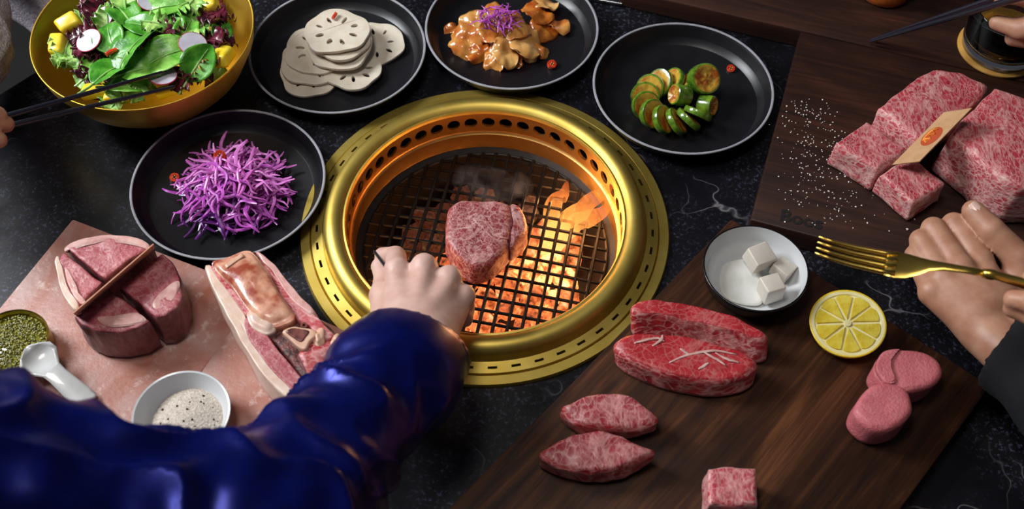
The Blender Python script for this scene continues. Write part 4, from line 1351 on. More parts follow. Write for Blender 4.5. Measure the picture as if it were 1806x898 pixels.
# vertebra: Y-shaped bone outline around dark marrow
ob('vertebra', slab([(-0.1665,-0.1677),(-0.1585,-0.1625),(-0.1488,-0.1629),(-0.14,-0.1645),(-0.1366,-0.1695),(-0.142,-0.1768),(-0.1444,-0.1846),(-0.1497,-0.1836),(-0.1578,-0.176)], 0.0712, 0.060, 60, 0.0006, 90, 0.0016), ['bone_pale', 'bone_pale'], parent=rib, smooth='all')
ob('marrow', slab([(-0.1629,-0.1678),(-0.1575,-0.1644),(-0.1438,-0.1664),(-0.1459,-0.1732),(-0.1492,-0.1777),(-0.1564,-0.1733)], 0.0722, 0.066, 36, 0.0005, 90, 0.001), ['marrow', 'marrow'], parent=rib, smooth='all')
ob('vein_end', MB().lathe([(0.0012, 0.0705), (0.0030, 0.0705), (0.0034, 0.0685), (0.0034, 0.064), (0.0012, 0.064)], 20, (-0.1492,-0.1603,0.07)[:2], close=True), 'marrow', parent=rib)
for q, nm in (((-0.1357,-0.1713,0.068), 'gristle'), ((-0.1191,-0.1765,0.066), 'gristle')):
    ob(nm, blob_mesh(nm, 0.0065, q[0] * 10, 0.4, 3, (0.8, 1.2, 0.6)), 'bone_pale', parent=rib, smooth='all', loc=q)
ob('cut_face', slab([(-0.1498,-0.1831),(-0.1338,-0.1729),(-0.1177,-0.1704),(-0.1061,-0.1813),(-0.1157,-0.1914),(-0.1336,-0.2004),(-0.1424,-0.2059),(-0.1512,-0.1952)], 0.0672, 0.055, 72, 0.0022, 90, 0.003), ['lean_side', 'dry_side'], parent=rib, smooth='all')
ob('back_rib_end', slab([(-0.1362,-0.2091),(-0.1197,-0.1959),(-0.1043,-0.1836),(-0.0996,-0.1879),(-0.1143,-0.2023),(-0.1317,-0.2154)], 0.0690, 0.050, 60, 0.0025, 130, 0.003), ['crust', 'crust'], parent=rib, smooth='all')

# ------------------------------------------------------------------ caviar tin, spoon, seasoning bowl
tx, ty, _ = (-0.4052,-0.1651,0.045)
tin = ob('caviar_tin', MB().lathe([(0, 0.025), (0.0300, 0.025), (0.0315, 0.027), (0.0315, 0.044), (0.0322, 0.046), (0.0312, 0.0475), (0.0298, 0.046), (0.0295, 0.030), (0, 0.030)], 64, (tx, ty)), 'tin', label='round gold tin full of green caviar on the salt slab', cat='tin')
rc = random.Random(8)
egg = blob_mesh('e', 0.00125, 0, 0, 1)
ev = [v.co.copy() for v in egg.vertices]
ef = [tuple(p.vertices) for p in egg.polygons]
cv = MB()
cv.lathe([(0.0, 0.0425), (0.022, 0.0420), (0.0292, 0.0405), (0.0292, 0.0302), (0.0, 0.0302)], 40, (tx, ty))
for i in range(900):
    a_, q = rc.uniform(0, 6.28), 0.0285 * math.sqrt(rc.random())
    z = 0.0428 - 1.8 * q * q + rc.uniform(-0.0004, 0.0006)
    cv.add([(v.x + tx + q * math.cos(a_), v.y + ty + q * math.sin(a_), v.z + z) for v in ev], ef)
ob('caviar', cv, 'caviar', smooth='all', label='glistening olive green caviar filling the gold tin', cat='caviar', kind='stuff')

sp = empty('spoon', (-0.3667,-0.1886,0.04), 'small mother-of-pearl spoon resting on the caviar tin', 'spoon')
S0, S1 = Vector((-0.3804,-0.1814,0.054)), Vector((-0.3312,-0.2161,0.029))
dd = (S1 - S0)
L = dd.length
ux = dd.normalized()
uy = Vector((0, 0, 1)).cross(ux).normalized()
uz = ux.cross(uy)
hb = MB()
prs = [(-0.10, 0.002), (-0.03, 0.0105), (0.05, 0.0165), (0.16, 0.0170), (0.26, 0.0125), (0.34, 0.0088), (0.45, 0.0082), (0.65, 0.0090), (0.85, 0.0100), (0.97, 0.0102), (1.0, 0.0085)]
tp, bt = [], []
NV = 9
for s, w in prs:
    for j in range(NV):
        v = 2 * j / (NV - 1) - 1
        bowl_d = 0.0045 * max(0, 1 - ((s - 0.09) / 0.2) ** 2)
        z = -bowl_d * (1 - v * v) + 0.0012 * (1 - v * v) * (s > 0.35)
        p = S0 + ux * (s * L) + uy * (v * w)
        tp.append(p + uz * (z + 0.0008))
        bt.append(p + uz * (z - 0.0016 * (1 - 0.5 * v * v)))
fs = []
n0 = len(tp)
for i in range(len(prs) - 1):
    for j in range(NV - 1):
        a_ = i * NV + j
        fs.append((a_, a_ + 1, a_ + NV + 1, a_ + NV))
        fs.append((n0 + a_, n0 + a_ + NV, n0 + a_ + NV + 1, n0 + a_ + 1))
bd = list(range(NV)) + [i * NV + NV - 1 for i in range(1, len(prs))] + [(len(prs) - 1) * NV + j for j in range(NV - 2, -1, -1)] + [i * NV for i in range(len(prs) - 2, 0, -1)]
fs += [(bd[k], bd[k - 1], bd[k - 1] + n0, bd[k] + n0) for k in range(len(bd))]
hb.add(tp + bt, fs)
me = hb.mesh('spoon')
bm = bmesh.new()
bm.from_mesh(me)
g1 = [f for f in bm.faces if all((v.co - S0).dot(ux) <= 0.345 * L for v in f.verts)]
sep = bm.copy()
bmesh.ops.delete(bm, geom=g1, context='FACES')
mh = bpy.data.meshes.new('handle')
bm.to_mesh(mh)
g2 = [f for f in sep.faces if not all((v.co - S0).dot(ux) <= 0.345 * L for v in f.verts)]
bmesh.ops.delete(sep, geom=g2, context='FACES')
mbow = bpy.data.meshes.new('spoon_bowl')
sep.to_mesh(mbow)
for m_ in (mh, mbow):
    fixn(m_)
ob('handle', mh, 'pearl', parent=sp, smooth='all')
ob('spoon_bowl', mbow, 'pearl', parent=sp, smooth='all')

bx, by, _ = (-0.2444,-0.2354,0.05)
sbowl = ob('seasoning_bowl', MB().lathe([(0, 0.0255), (0.020, 0.0255), (0.024, 0.027), (0.034, 0.037), (0.0405, 0.0505), (0.0400, 0.0515), (0.0385, 0.0510), (0.032, 0.039), (0.022, 0.030), (0, 0.0290)], 64, (bx, by)), 'white_glaze', label='small white bowl of seasoned salt on the salt slab', cat='bowl')
hs = MB()
pr = [(0.0, 0.0470), (0.010, 0.0455), (0.020, 0.0425), (0.0290, 0.0385), (0.031, 0.0378), (0.026, 0.034), (0.0, 0.0305)]
hs.lathe(pr, 40, (bx + 0.004, by))
for i, v in enumerate(hs.v):
    q = Vector(v)
    hs.v[i] = tuple(q + noise.noise_vector(q * 180) * 0.0012)
ob('seasoned_salt', hs, 'salt_grey', smooth='all', label='heap of coarse grey salt in the small white bowl', cat='salt', kind='stuff')
pp = MB()
for i in range(26):
    a_, q = rc.uniform(0, 6.28), 0.026 * math.sqrt(rc.random())
    w = 0.0012 * rc.uniform(0.6, 1.2)
    x, y, z = bx + 0.004 + q * math.cos(a_), by + q * math.sin(a_), 0.0475 - 0.009 * (q / 0.029) ** 1.3
    bmx = blob_mesh('p', w, i, 0.3, 1)
    pp.add([(v.co.x + x, v.co.y + y, v.co.z + z) for v in bmx.vertices], [tuple(p.vertices) for p in bmx.polygons])
ob('crushed_pepper', pp, 'pepper', label='dark crushed pepper specks on the salt in the white bowl', cat='pepper', kind='stuff')

# ------------------------------------------------------------------ walnut board: steaks, lemon, butter
B = 0.020
ob('steak', slab([(0.1335,-0.1171),(0.1518,-0.1138),(0.1793,-0.1169),(0.2072,-0.1254),(0.2311,-0.1356),(0.2507,-0.147),(0.2432,-0.1517),(0.2192,-0.1452),(0.1902,-0.1363),(0.1608,-0.1297),(0.136,-0.1266)], 0.048, B, 90, 0.0014, 70, 0.004, 0.0, 0.0, shift=(0.002, -0.012), seed=2), ['lean', 'lean_side'], smooth='all', label='raw red steak with a fatty cut side behind the flat veined steak', cat='steak')
st2 = ob('steak', slab([(0.1168,-0.1623),(0.1242,-0.1507),(0.1452,-0.1469),(0.1747,-0.1499),(0.2047,-0.1574),(0.2275,-0.1651),(0.2379,-0.1773),(0.231,-0.1875),(0.21,-0.1944),(0.1788,-0.1927),(0.1526,-0.1859),(0.1279,-0.1757)], 0.046, B, 96, 0.0013, 70, 0.005, 0.0, 0.001, shift=(0.002, -0.004), seed=3), ['lean', 'lean_side'], smooth='all', label='broad raw red steak with branching white fat veins on top', cat='steak')
vein_paths = [[(0.1334,-0.1601,0.0475), (0.1419,-0.1567,0.0477), (0.1543,-0.1542,0.0477), (0.16,-0.1575,0.0477)], [(0.1489,-0.1623,0.0477), (0.1571,-0.1564,0.0477), (0.1595,-0.1505,0.0475)], [(0.1625,-0.179,0.0478), (0.1751,-0.1721,0.0478), (0.1926,-0.1673,0.0478), (0.2074,-0.1658,0.0476), (0.2218,-0.1694,0.0474)],
              [(0.1926,-0.1673,0.0478), (0.2027,-0.1739,0.0478), (0.2109,-0.1809,0.0476)], [(0.1801,-0.1703,0.0478), (0.1733,-0.1642,0.0478)], [(0.2033,-0.1682,0.0477), (0.2139,-0.1747,0.0476), (0.2229,-0.1778,0.0474)], [(0.1965,-0.1785,0.0478), (0.1873,-0.1841,0.0477)]]
vm = MB()
for q in vein_paths:
    pts = smooth_path(q, 10)
    pts = [p + noise.noise_vector(p * 200) * 0.0008 for p in pts]
    vm.tube([(p.x, p.y, p.z - 0.0004) for p in pts], [0.0004 + 0.0009 * math.sin(math.pi * (i + 0.5) / 10) for i in range(10)], 8, flat=0.25)
ob('fat_veins', vm, 'fat_pink', parent=st2, smooth='all')
ob('steak', slab([(0.0698,-0.2204),(0.0775,-0.2139),(0.0963,-0.2082),(0.1178,-0.2068),(0.1366,-0.214),(0.1518,-0.2297),(0.1401,-0.2362),(0.1188,-0.2407),(0.0977,-0.239),(0.0814,-0.235)], 0.044, B, 84, 0.0018, 80, 0.005, -0.02, 0.001, seed=4), ['chuck', 'lean_side'], smooth='all', label='small leaf-shaped pink marbled cut behind its larger twin', cat='steak')
ob('steak', slab([(0.0516,-0.2653),(0.0609,-0.255),(0.0787,-0.2465),(0.1021,-0.243),(0.1252,-0.2499),(0.1463,-0.2618),(0.1334,-0.27),(0.1147,-0.2783),(0.0917,-0.2806),(0.0667,-0.276)], 0.047, B, 84, 0.0018, 80, 0.006, -0.02, 0.001, seed=5), ['chuck', 'lean_side'], smooth='all', label='larger leaf-shaped pink marbled cut at the front of the pair', cat='steak')
ob('beef_cube', slab([(0.1866,-0.2785),(0.2065,-0.2753),(0.2255,-0.2769),(0.2247,-0.2955),(0.2233,-0.308),(0.203,-0.3102),(0.1831,-0.3086)], 0.052, B, 84, 0.0010, 80, 0.0035, 0.01, 0.0005, sharp=True, seed=6), ['wagyu', 'wagyu_grain'], smooth='all', label='single marbled beef cube near the front edge of the walnut board', cat='beef')
t1 = ob('tongue_piece', slab([(0.3369,-0.1831),(0.3457,-0.1684),(0.3622,-0.1636),(0.3823,-0.1656),(0.3939,-0.1755),(0.3938,-0.1899),(0.3825,-0.201),(0.3658,-0.2056),(0.3511,-0.2026),(0.3408,-0.1962)], 0.052, B, 72, 0.0010, 60, 0.005, -0.03, 0.0, shift=(-0.001, 0.002), seed=7), ['tongue', 'tongue'], smooth='all', label='round pink tongue piece with a folded edge behind the other', cat='tongue')
ob('folded_edge', slab([(0.3361,-0.1843),(0.345,-0.1696),(0.3613,-0.1654),(0.3545,-0.1706),(0.3501,-0.184),(0.3516,-0.1972),(0.342,-0.1973)], 0.0545, 0.050, 40, 0.0006, 60, 0.002), ['tongue', 'tongue'], parent=t1, smooth='all')
ob('tongue_piece', slab([(0.3129,-0.2251),(0.3203,-0.209),(0.3343,-0.1991),(0.3518,-0.1977),(0.3624,-0.2073),(0.3617,-0.2233),(0.352,-0.237),(0.3359,-0.2435),(0.3208,-0.2396)], 0.053, B, 72, 0.0010, 60, 0.005, -0.02, 0.0, shift=(-0.001, 0.001), seed=8), ['tongue', 'tongue'], smooth='all', label='oval pink tongue piece in front, its flat face showing', cat='tongue')

# lemon half: rind, pith, ten pulp segments, tilted a little
lx, ly, _ = (0.3279,-0.1277,0.036)
lem = empty('lemon_half', (lx, ly, B), 'half lemon lying cut side up on the walnut board', 'lemon')
LR, LH = 0.0335, 0.0170
tl = Matrix.Translation((lx, ly, B)) @ Matrix.Rotation(math.radians(6), 4, 'X') @ Matrix.Rotation(math.radians(-6), 4, 'Y')


def lpart(name, mb, mat, **k):
    mb.v = [tuple(tl @ Vector(v)) for v in mb.v]
    return ob(name, mb, mat, parent=lem, **k)


lpart('rind', MB().lathe([(0.0, 0.002), (0.016, 0.0022), (0.026, 0.005), (0.0318, 0.011), (LR, LH), (LR - 0.0006, LH + 0.0004), (LR - 0.0017, LH + 0.0003)], 56), 'lemon_skin', smooth='all')
lpart('pith', MB().lathe([(LR - 0.0017, LH + 0.0003), (LR - 0.0045, LH), (LR - 0.005, LH - 0.0010), (0, LH - 0.0012)], 56), 'lemon_pith')
for k in range(10):
    a0, a1 = 2 * math.pi * k / 10 + 0.018, 2 * math.pi * (k + 1) / 10 - 0.018
    am = (a0 + a1) / 2
    ol = []
    for i in range(9):
        t = a0 + (a1 - a0) * i / 8
        rr = (LR - 0.0050) * (1 - 0.06 * abs((i - 4) / 4) ** 3)
        ol.append((rr * math.cos(t), rr * math.sin(t)))
    ol.append((0.0035 * math.cos(am), 0.0035 * math.sin(am)))
    n = len(ol)
    mb = MB()
    ci = (sum(p[0] for p in ol) / n, sum(p[1] for p in ol) / n)
    ins = [(ci[0] + (p[0] - ci[0]) * 0.9, ci[1] + (p[1] - ci[1]) * 0.9) for p in ol]
    mb.add([(p[0], p[1], LH - 0.0012) for p in ol] + [(p[0], p[1], LH + 0.0003) for p in ins], [(i, (i + 1) % n, n + (i + 1) % n, n + i) for i in range(n)] + [tuple(range(n, 2 * n))])
    lpart('pulp_segment', mb, 'lemon_flesh')
lpart('core', MB().lathe([(0.0034, LH - 0.0012), (0.003, LH + 0.0002), (0, LH + 0.0005)], 10), 'lemon_pith')

# butter dish
dx, dy, _ = (0.2477,-0.0794,0.046)
dish = empty('butter_dish', (dx, dy, B), 'round dish, black outside and white inside, holding butter cubes', 'dish')
DP = [(0.030, 0.0002), (0.034, 0.001), (0.0445, 0.014), (0.0475, 0.0265), (0.0480, 0.0285), (0.0480, 0.0296), (0.0474, 0.0300)]
ob('dish_outside', MB().lathe([(0.0, B + 0.0002)] + [(r, B + z) for r, z in DP] + [(0.0462, B + 0.0298)], 64, (dx, dy)), 'black_glaze', parent=dish, smooth='all')
ob('dish_inside', MB().lathe([(0.0462, B + 0.0298), (0.0456, B + 0.0285), (0.0430, B + 0.015), (0.034, B + 0.0065), (0.026, B + 0.005), (0.0, B + 0.005)], 64, (dx, dy)), 'white_glaze', parent=dish, smooth='all')
sm = slab([(dx - 0.030, dy + 0.000), (dx - 0.024, dy + 0.018), (dx - 0.006, dy + 0.024), (dx + 0.008, dy + 0.012), (dx + 0.010, dy - 0.012), (dx + 0.004, dy - 0.026), (dx - 0.016, dy - 0.024), (dx - 0.028, dy - 0.014)], B + 0.0085, B + 0.004, 60, 0.0008, 60, 0.0015, seed=9)
ob('melted_butter', sm, ['cream', 'cream'], smooth='all', label='milky smear of soft butter at the bottom of the dish', cat='butter')
for p, s, yaw, tlt, lab in (((0.2529,-0.0621,0.034), (.023, .020, .016), 0.5, (0.15, 0.1), 'butter cube leaning on the other cubes in the dish'), ((0.2615,-0.0951,0.029), (.019, .018, .022), 0.35, (0.05, -0.05), 'butter cube standing at the front of the dish'), ((0.2748,-0.071,0.029), (.018, .018, .012), 0.9, (0.1, 0.2), 'shaded butter cube behind the standing one in the dish')):
    ob('butter_cube', chunk_mesh('butter_cube', *s, int(yaw * 10), 0.09, 0.05), 'butter', loc=p, rot=(tlt[0], tlt[1], yaw), label=lab, cat='butter')

# ------------------------------------------------------------------ big marbled beef on the dark board
ZB = 0.025
big = dict(amp=0.0014, nscale=70, bev=0.004, sharp=True)
ob('beef_block', slab([(0.3396,0.0626),(0.3577,0.0791),(0.3757,0.0935),(0.3926,0.0753),(0.4093,0.0581),(0.3923,0.0434),(0.3748,0.0304),(0.3569,0.0471)], 0.058, ZB, 84, flare=0.04, seed=11, **big), ['wagyu', 'wagyu_grain'], smooth='all', label='cut marbled beef block at the corner nearest the salt flakes', cat='beef')
ob('beef_block', slab([(0.3781,0.0279),(0.3943,0.0395),(0.4127,0.0498),(0.426,0.0344),(0.4378,0.0178),(0.4202,0.0051),(0.403,-0.0061),(0.3892,0.0114)], 0.056, ZB, 84, flare=0.04, seed=12, **big), ['wagyu', 'wagyu_grain'], smooth='all', label='cut marbled beef block standing between the fist and the card', cat='beef')
ob('beef_block', slab([(0.3853,0.0997),(0.4085,0.1229),(0.4317,0.1436),(0.4523,0.1559),(0.479,0.1524),(0.5018,0.1325),(0.4753,0.1044),(0.4485,0.083),(0.4171,0.0576),(0.399,0.0776)], 0.070, ZB, 96, flare=0.02, seed=13, dome=0.003, **big), ['wagyu', 'wagyu_grain'], smooth='all', label='large marbled beef block with a sloping end beside the glass', cat='beef')
ob('beef_block', slab([(0.501,0.1216),(0.5231,0.1114),(0.5629,0.0941),(0.5599,0.0433),(0.5309,-0.0054),(0.4941,-0.0061),(0.4787,0.0058),(0.4606,0.0309),(0.4429,0.0582),(0.4722,0.0924)], 0.080, ZB, 110, flare=0.04, seed=14, dome=0.004, **big), ['wagyu', 'wagyu_grain'], smooth='all', label='largest marbled beef block running off past the fist', cat='beef')

# kraft card with printed emblem lying against the beef
C0, C1, C2 = Vector((0.3892,0.0353,0.06)), Vector((0.4078,0.0247,0.078)), Vector((0.4579,0.0691,0.104))
C3 = C0 + (C2 - C1)
nc = (C1 - C0).cross(C2 - C1).normalized()
if nc.z < 0:
    nc = -nc
card = ob('name_card', plank([C0, C1, C2, C3], nc, 0.0010), 'card', smooth=False, label='kraft card with red and orange emblem leaning on the beef blocks', cat='card')
eu = (C2 - C1).normalized()
ev_ = nc.cross(eu)
cen = (C0 + C2) / 2 + nc * 0.0007
el = MB()
K = 32
el.add([cen + nc * 0.0004] + [cen + eu * (0.0125 * math.cos(2 * math.pi * k / K)) + ev_ * (0.0088 * math.sin(2 * math.pi * k / K)) for k in range(K)], [(0, 1 + k, 1 + (k + 1) % K) for k in range(K)])
ob('emblem_oval', el, 'logo_red', parent=card, smooth=False, label='red oval emblem')
sq = MB()
pth = [cen + nc * 0.0008 + eu * x + ev_ * y for x, y in ((-0.009, -0.002), (-0.006, 0.003), (-0.003, -0.002), (0.0, 0.003), (0.003, -0.002), (0.006, 0.003), (0.009, 0.0))]
sq.tube(smooth_path(pth, 30), 0.0012, 6, flat=0.3)
sq.tube(smooth_path([cen + nc * 0.0008 + eu * x + ev_ * y for x, y in ((-0.008, 0.004), (-0.002, 0.0055), (0.004, 0.005), (0.008, 0.003))], 14), 0.0008, 6, flat=0.3)
ob('emblem_script', sq, 'logo_orange', parent=card, label='orange scribble inside the emblem')

# salt flakes strewn over the dark board
fk = MB()
for i in range(330):
    t_ = rc.random()
    u_ = rc.gauss(0, 0.30)
    base = Vector((0.3204,0.1523,0.0252)).lerp(Vector((0.3179,-0.0103,0.0252)), t_)
    base += Vector((0.036, 0.006, 0)) * u_ * (0.8 + 1.4 * t_) + Vector((0.010, 0, 0)) * t_
    if rc.random() < 0.35:
        base += Vector((0.02 + 0.06 * rc.random() * t_, -0.01 * rc.random(), 0))
    w = 0.00055 * rc.uniform(0.6, 1.7)
    bmx = blob_mesh('f', w, i, 0.3, 1)
    fk.add([(v.co.x + base.x, v.co.y + base.y, v.co.z * 0.7 + 0.0254) for v in bmx.vertices], [tuple(p.vertices) for p in bmx.polygons])
for q in ((0.5068,-0.0036,0.0252), (0.4964,-0.0173,0.0252), (0.4037,-0.0156,0.0252), (0.4596,-0.0078,0.0252)):
    bmx = blob_mesh('f', 0.0013, 3, 0.3, 1)
    fk.add([(v.co.x + q[0], v.co.y + q[1], v.co.z + 0.0256) for v in bmx.vertices], [tuple(p.vertices) for p in bmx.polygons])
ob('salt_flakes', fk, 'salt', label='white salt flakes strewn over the dark walnut board', cat='salt', kind='stuff', smooth=False)

# ------------------------------------------------------------------ things on the far board
gx, gy, _ = (0.5479,0.2292,0.025)
ob('amber_disc', MB().lathe([(0, 0.0252), (0.0425, 0.0252), (0.0435, 0.0262), (0.0435, 0.0278), (0.0425, 0.0285), (0, 0.0285)], 64, (gx, gy)), 'amber_base', label='round honey-coloured disc added for the amber at the tumbler base', cat='amber_disc')  # added disc, stands in for the amber the thick glass base refracts
gl = empty('tumbler', (gx, gy, 0.0288), 'heavy clear glass tumbler with amber drink beside the beef', 'glass')
ob('glass_body', MB().lathe([(0, 0.0288), (0.036, 0.0288), (0.040, 0.031), (0.0415, 0.041), (0.043, 0.085), (0.0425, 0.0862), (0.0415, 0.085), (0.0395, 0.046), (0.036, 0.040), (0.0, 0.0375)], 64, (gx, gy)), 'glass', parent=gl, smooth='all')
ob('drink', MB().lathe([(0, 0.0378), (0.0358, 0.0404), (0.0392, 0.0462), (0.0396, 0.050), (0, 0.050)], 48, (gx, gy)), 'tea', label='shallow amber drink inside the glass tumbler', cat='drink')
mx_, my, _ = (0.4392,0.3167,0.025)
mill = empty('pepper_mill', (mx_, my, 0.025), 'turned orange wood pepper mill on the thick wooden board', 'mill')
ob('mill_body', MB().lathe([(0, 0.0252), (0.0235, 0.0252), (0.0270, 0.028), (0.0285, 0.034), (0.0290, 0.042), (0.0272, 0.047), (0.0268, 0.049), (0.0285, 0.052), (0.0285, 0.060), (0.024, 0.080), (0.021, 0.105), (0.024, 0.125), (0, 0.125)], 48, (mx_, my)), 'mill_wood', parent=mill, smooth='all')
ob('mill_head', MB().lathe([(0, 0.126), (0.023, 0.126), (0.026, 0.136), (0.022, 0.150), (0.010, 0.158), (0, 0.159)], 40, (mx_, my)), 'mill_wood', parent=mill, smooth='all')
a_, b_ = Vector((0.0531,0.3382,0.004)), Vector((0.1479,0.3164,0.004))
ob('steel_chopstick', MB().tube([a_, a_.lerp(b_, 0.5), b_], [0.0022, 0.0022, 0.0020], 12), 'metal', label='thin steel chopstick lying behind the kimchi plate', cat='chopstick')

# ------------------------------------------------------------------ people
def V3(t):
    return np.array(t, float)


def nail(o, p, d, n, w=0.0055, l=0.0085):
    d, n = Vector(d).normalized(), Vector(n).normalized()
    s = d.cross(n).normalized()
    n = s.cross(d)
    mb = MB()
    g = []
    for i in range(6):
        for j in range(5):
            u, v = i / 5 - 0.5, j / 4 * 2 - 1
            ww = w * (1 - 0.25 * (abs(u) * 2) ** 3)
            g.append(Vector(p) + d * (u * l * 2) + s * (v * ww) - n * (v * v * 0.0022))
    mb.add(g, [(i * 5 + j, i * 5 + j + 1, (i + 1) * 5 + j + 1, (i + 1) * 5 + j) for i in range(5) for j in range(4)])
    return ob('fingernail', mb, 'nail', parent=o, smooth='all')


def folds(V, axis_o, axis_d, amp, freq, seed):
    d = np.array(axis_d) / np.linalg.norm(axis_d)
    t = (V - np.array(axis_o)) @ d
    out = np.zeros(len(V))
    for i in range(len(V)):
        q = Vector(V[i])
        w = noise.noise(q * 14 + Vector((seed, 0, 0)))
        r = noise.noise(q * 30 + Vector((0, seed, 0)))
        f = math.sin(t[i] * freq + 5.0 * w)
        out[i] = amp * (0.9 * (1 - abs(f)) * (0.5 + 0.9 * max(0, w + 0.3)) - 0.4 + 0.6 * r)
    return out


# --- diner in the blue shirt: right fist over the grill, arm running to the lower left
wr = V3((-0.0535,-0.1941,0.088))
k1, k2, k3, k4 = (V3(q) for q in ((-0.0728,-0.1099,0.082), (-0.0491,-0.1087,0.086), (-0.0272,-0.1181,0.083), (-0.0142,-0.132,0.076)))
elb = V3((-0.1366,-0.3994,0.1751))
sho = V3((-0.3251,-0.4092,0.2541))
fa = (elb - wr) / np.linalg.norm(elb - wr)
wl2, wr2 = wr + V3((-0.016, 0, -0.002)), wr + V3((0.016, -0.002, -0.004))
pr = [(wl2, wl2 + fa * 0.10, 0.0215, 0.026), (wr2, wr2 + fa * 0.10, 0.0215, 0.026)]
pr.append((wr + V3((-0.006, 0.02, -0.014)), (k1 + k4) / 2 + V3((0, -0.02, -0.022)), 0.024, 0.022, 0.012))
for kn, r0, r1 in ((k1, 0.017, 0.0118), (k2, 0.017, 0.0120), (k3, 0.017, 0.0114), (k4, 0.017, 0.0106)):
    st = wr * 0.72 + kn * 0.28 + (kn - (k1 + k4) / 2) * 0.25
    pr.append((st, kn - (kn - wr) * 0.10 + V3((0, 0, -0.004)), r0, r1, 0.010))
tcm, tmc, tip, ttp = V3((-0.0744,-0.1666,0.072)), V3((-0.0857,-0.1213,0.058)), V3((-0.0871,-0.0967,0.052)), V3((-0.0928,-0.0843,0.05))
pr.append((tcm, tmc, 0.016, 0.0125, 0.010))
for kn in (k1, k2, k3):
    pr.append((kn + V3((0, -0.012, 0.0065)), kn * 0.45 + wr * 0.55 + V3((0, 0, 0.0125)), 0.0036, 0.003, 0.009))
for kn, r1 in ((k1, 0.0112), (k2, 0.0115), (k3, 0.0109), (k4, 0.0102)):
    pr.append((kn, kn, r1, r1, 0.004))
fw = V3((0.03, 0.55, -0.83))
for kn, ln, r in ((k2, 0.038, 0.0106), (k3, 0.035, 0.0101), (k4, 0.028, 0.0092)):
    p1 = kn + fw * ln * 0.75
    p2 = p1 + V3((0, -0.35, -0.85)) * ln * 0.55
    p3 = p2 + V3((0, -0.9, 0.2)) * ln * 0.5
    pr += [(kn, p1, r, r * 0.92, 0.003), (p1, p2, r * 0.9, r * 0.85, 0.002), (p2, p3, r * 0.85, r * 0.78, 0.002)]
# thumb and index finger pinching a skewer
pr += [(tmc, tip, 0.0112, 0.0095, 0.004), (tip, ttp, 0.0094, 0.0078, 0.002)]
ip, it_ = V3((-0.0775,-0.0798,0.06)), V3((-0.091,-0.0731,0.052))
pr += [(k1, ip, 0.0105, 0.0092, 0.003), (ip, it_, 0.0090, 0.0072, 0.002)]
diner = body('person', pr, 'skin_pale', 0.006, 0.0019, it=2, label='diner in a blue shirt reaching a clenched fist over the grill', cat='person')
# shirt: cuff, forearm, elbow, upper arm
cut_o = wr - fa * 0.004
cut_n = fa * 0.80 + V3((0.0, -0.35, 0.0))
cut_n = cut_n / np.linalg.norm(cut_n)
w0 = wr - fa * 0.03
body_c = V3((-0.3495,-0.4825,0.2264))
sl = [(w0 + V3((-0.008, 0, 0)), w0 + fa * 0.07 + V3((-0.008, 0, 0)), 0.037, 0.041, 0.01), (w0 + V3((0.010, 0, -0.004)), w0 + fa * 0.07 + V3((0.010, 0, -0.004)), 0.036, 0.041, 0.01),
      (w0 + fa * 0.07, elb, 0.045, 0.062, 0.03), (elb, sho, 0.066, 0.077, 0.04), (sho, body_c, 0.08, 0.16, 0.05)]


def cutf(p, d):
    return np.maximum(d, -((p - cut_o) @ cut_n))


def dsp(V):
    d = folds(V, wr, fa + V3((0.5, 0.1, 0)), 0.0105, 60, 3.0)
    t = (V - cut_o) @ cut_n
    return d * np.clip((t - 0.045) / 0.03, 0.04, 1)


shirt = body('shirt', sl, 'blue_shirt', 0.02, 0.0042, extra=cutf, it=1, disp=dsp, parent=diner)
cf = [(w0 + V3((-0.008, 0, 0)), w0 + fa * 0.08 + V3((-0.008, 0, 0)), 0.0385, 0.0425, 0.01), (w0 + V3((0.010, 0, -0.004)), w0 + fa * 0.08 + V3((0.010, 0, -0.004)), 0.0375, 0.0425, 0.01)]


def cutc(p, d):
    t = (p - cut_o) @ cut_n
    return np.maximum(np.maximum(d, -t - 0.002), t - 0.046)


cuff = body('cuff', cf, 'blue_shirt', 0.012, 0.0032, extra=cutc, it=1)
cuff.parent = shirt
cuff.location = WL[cuff.name] - WL[shirt.name]
u1, u2 = V3((-0.0967,-0.0735,0.056)), V3((-0.0753,-0.1126,0.072))
ud = (u2 - u1) / np.linalg.norm(u2 - u1)
ob('skewer', MB().tube([Vector(u1 - ud * 0.004), Vector(u1), Vector(u2), Vector(u2 + ud * 0.05)], [0.0008, 0.0016, 0.0017, 0.0017], 10), 'lacquer', label='thin black skewer pinched between thumb and finger of the fist', cat='skewer')

# --- diner at the right: resting fist with thumb on top, dark sleeve
Z = 0.052
w = V3((0.4487,-0.14,0.055))
kb = [V3(q) for q in ((0.4433,-0.0828,0.068), (0.4231,-0.0926,0.071), (0.4073,-0.1005,0.068), (0.3963,-0.1099,0.062))]
pp_ = [V3(q) for q in ((0.4299,-0.0398,0.066), (0.4101,-0.0453,0.066), (0.398,-0.0554,0.062), (0.3922,-0.0677,0.056))]
md = [V3(q) for q in ((0.4404,-0.0283,0.044), (0.4202,-0.0339,0.044), (0.4064,-0.0465,0.043), (0.3986,-0.0614,0.042))]
end = V3((0.5213,-0.2668,0.0855))
fb = (end - w) / np.linalg.norm(end - w)
pr = [(w + V3((-0.012, -0.008, 0)), w + V3((-0.012, -0.008, 0)) + fb * 0.10, 0.021, 0.026), (w + V3((0.012, 0.008, 0)), w + V3((0.012, 0.008, 0)) + fb * 0.10, 0.021, 0.026)]
pr.append((w + (kb[1] - w) * 0.3 + V3((0, 0, -0.006)), (kb[1] + kb[2]) / 2 + V3((0, -0.004, -0.014)), 0.022, 0.019, 0.012))
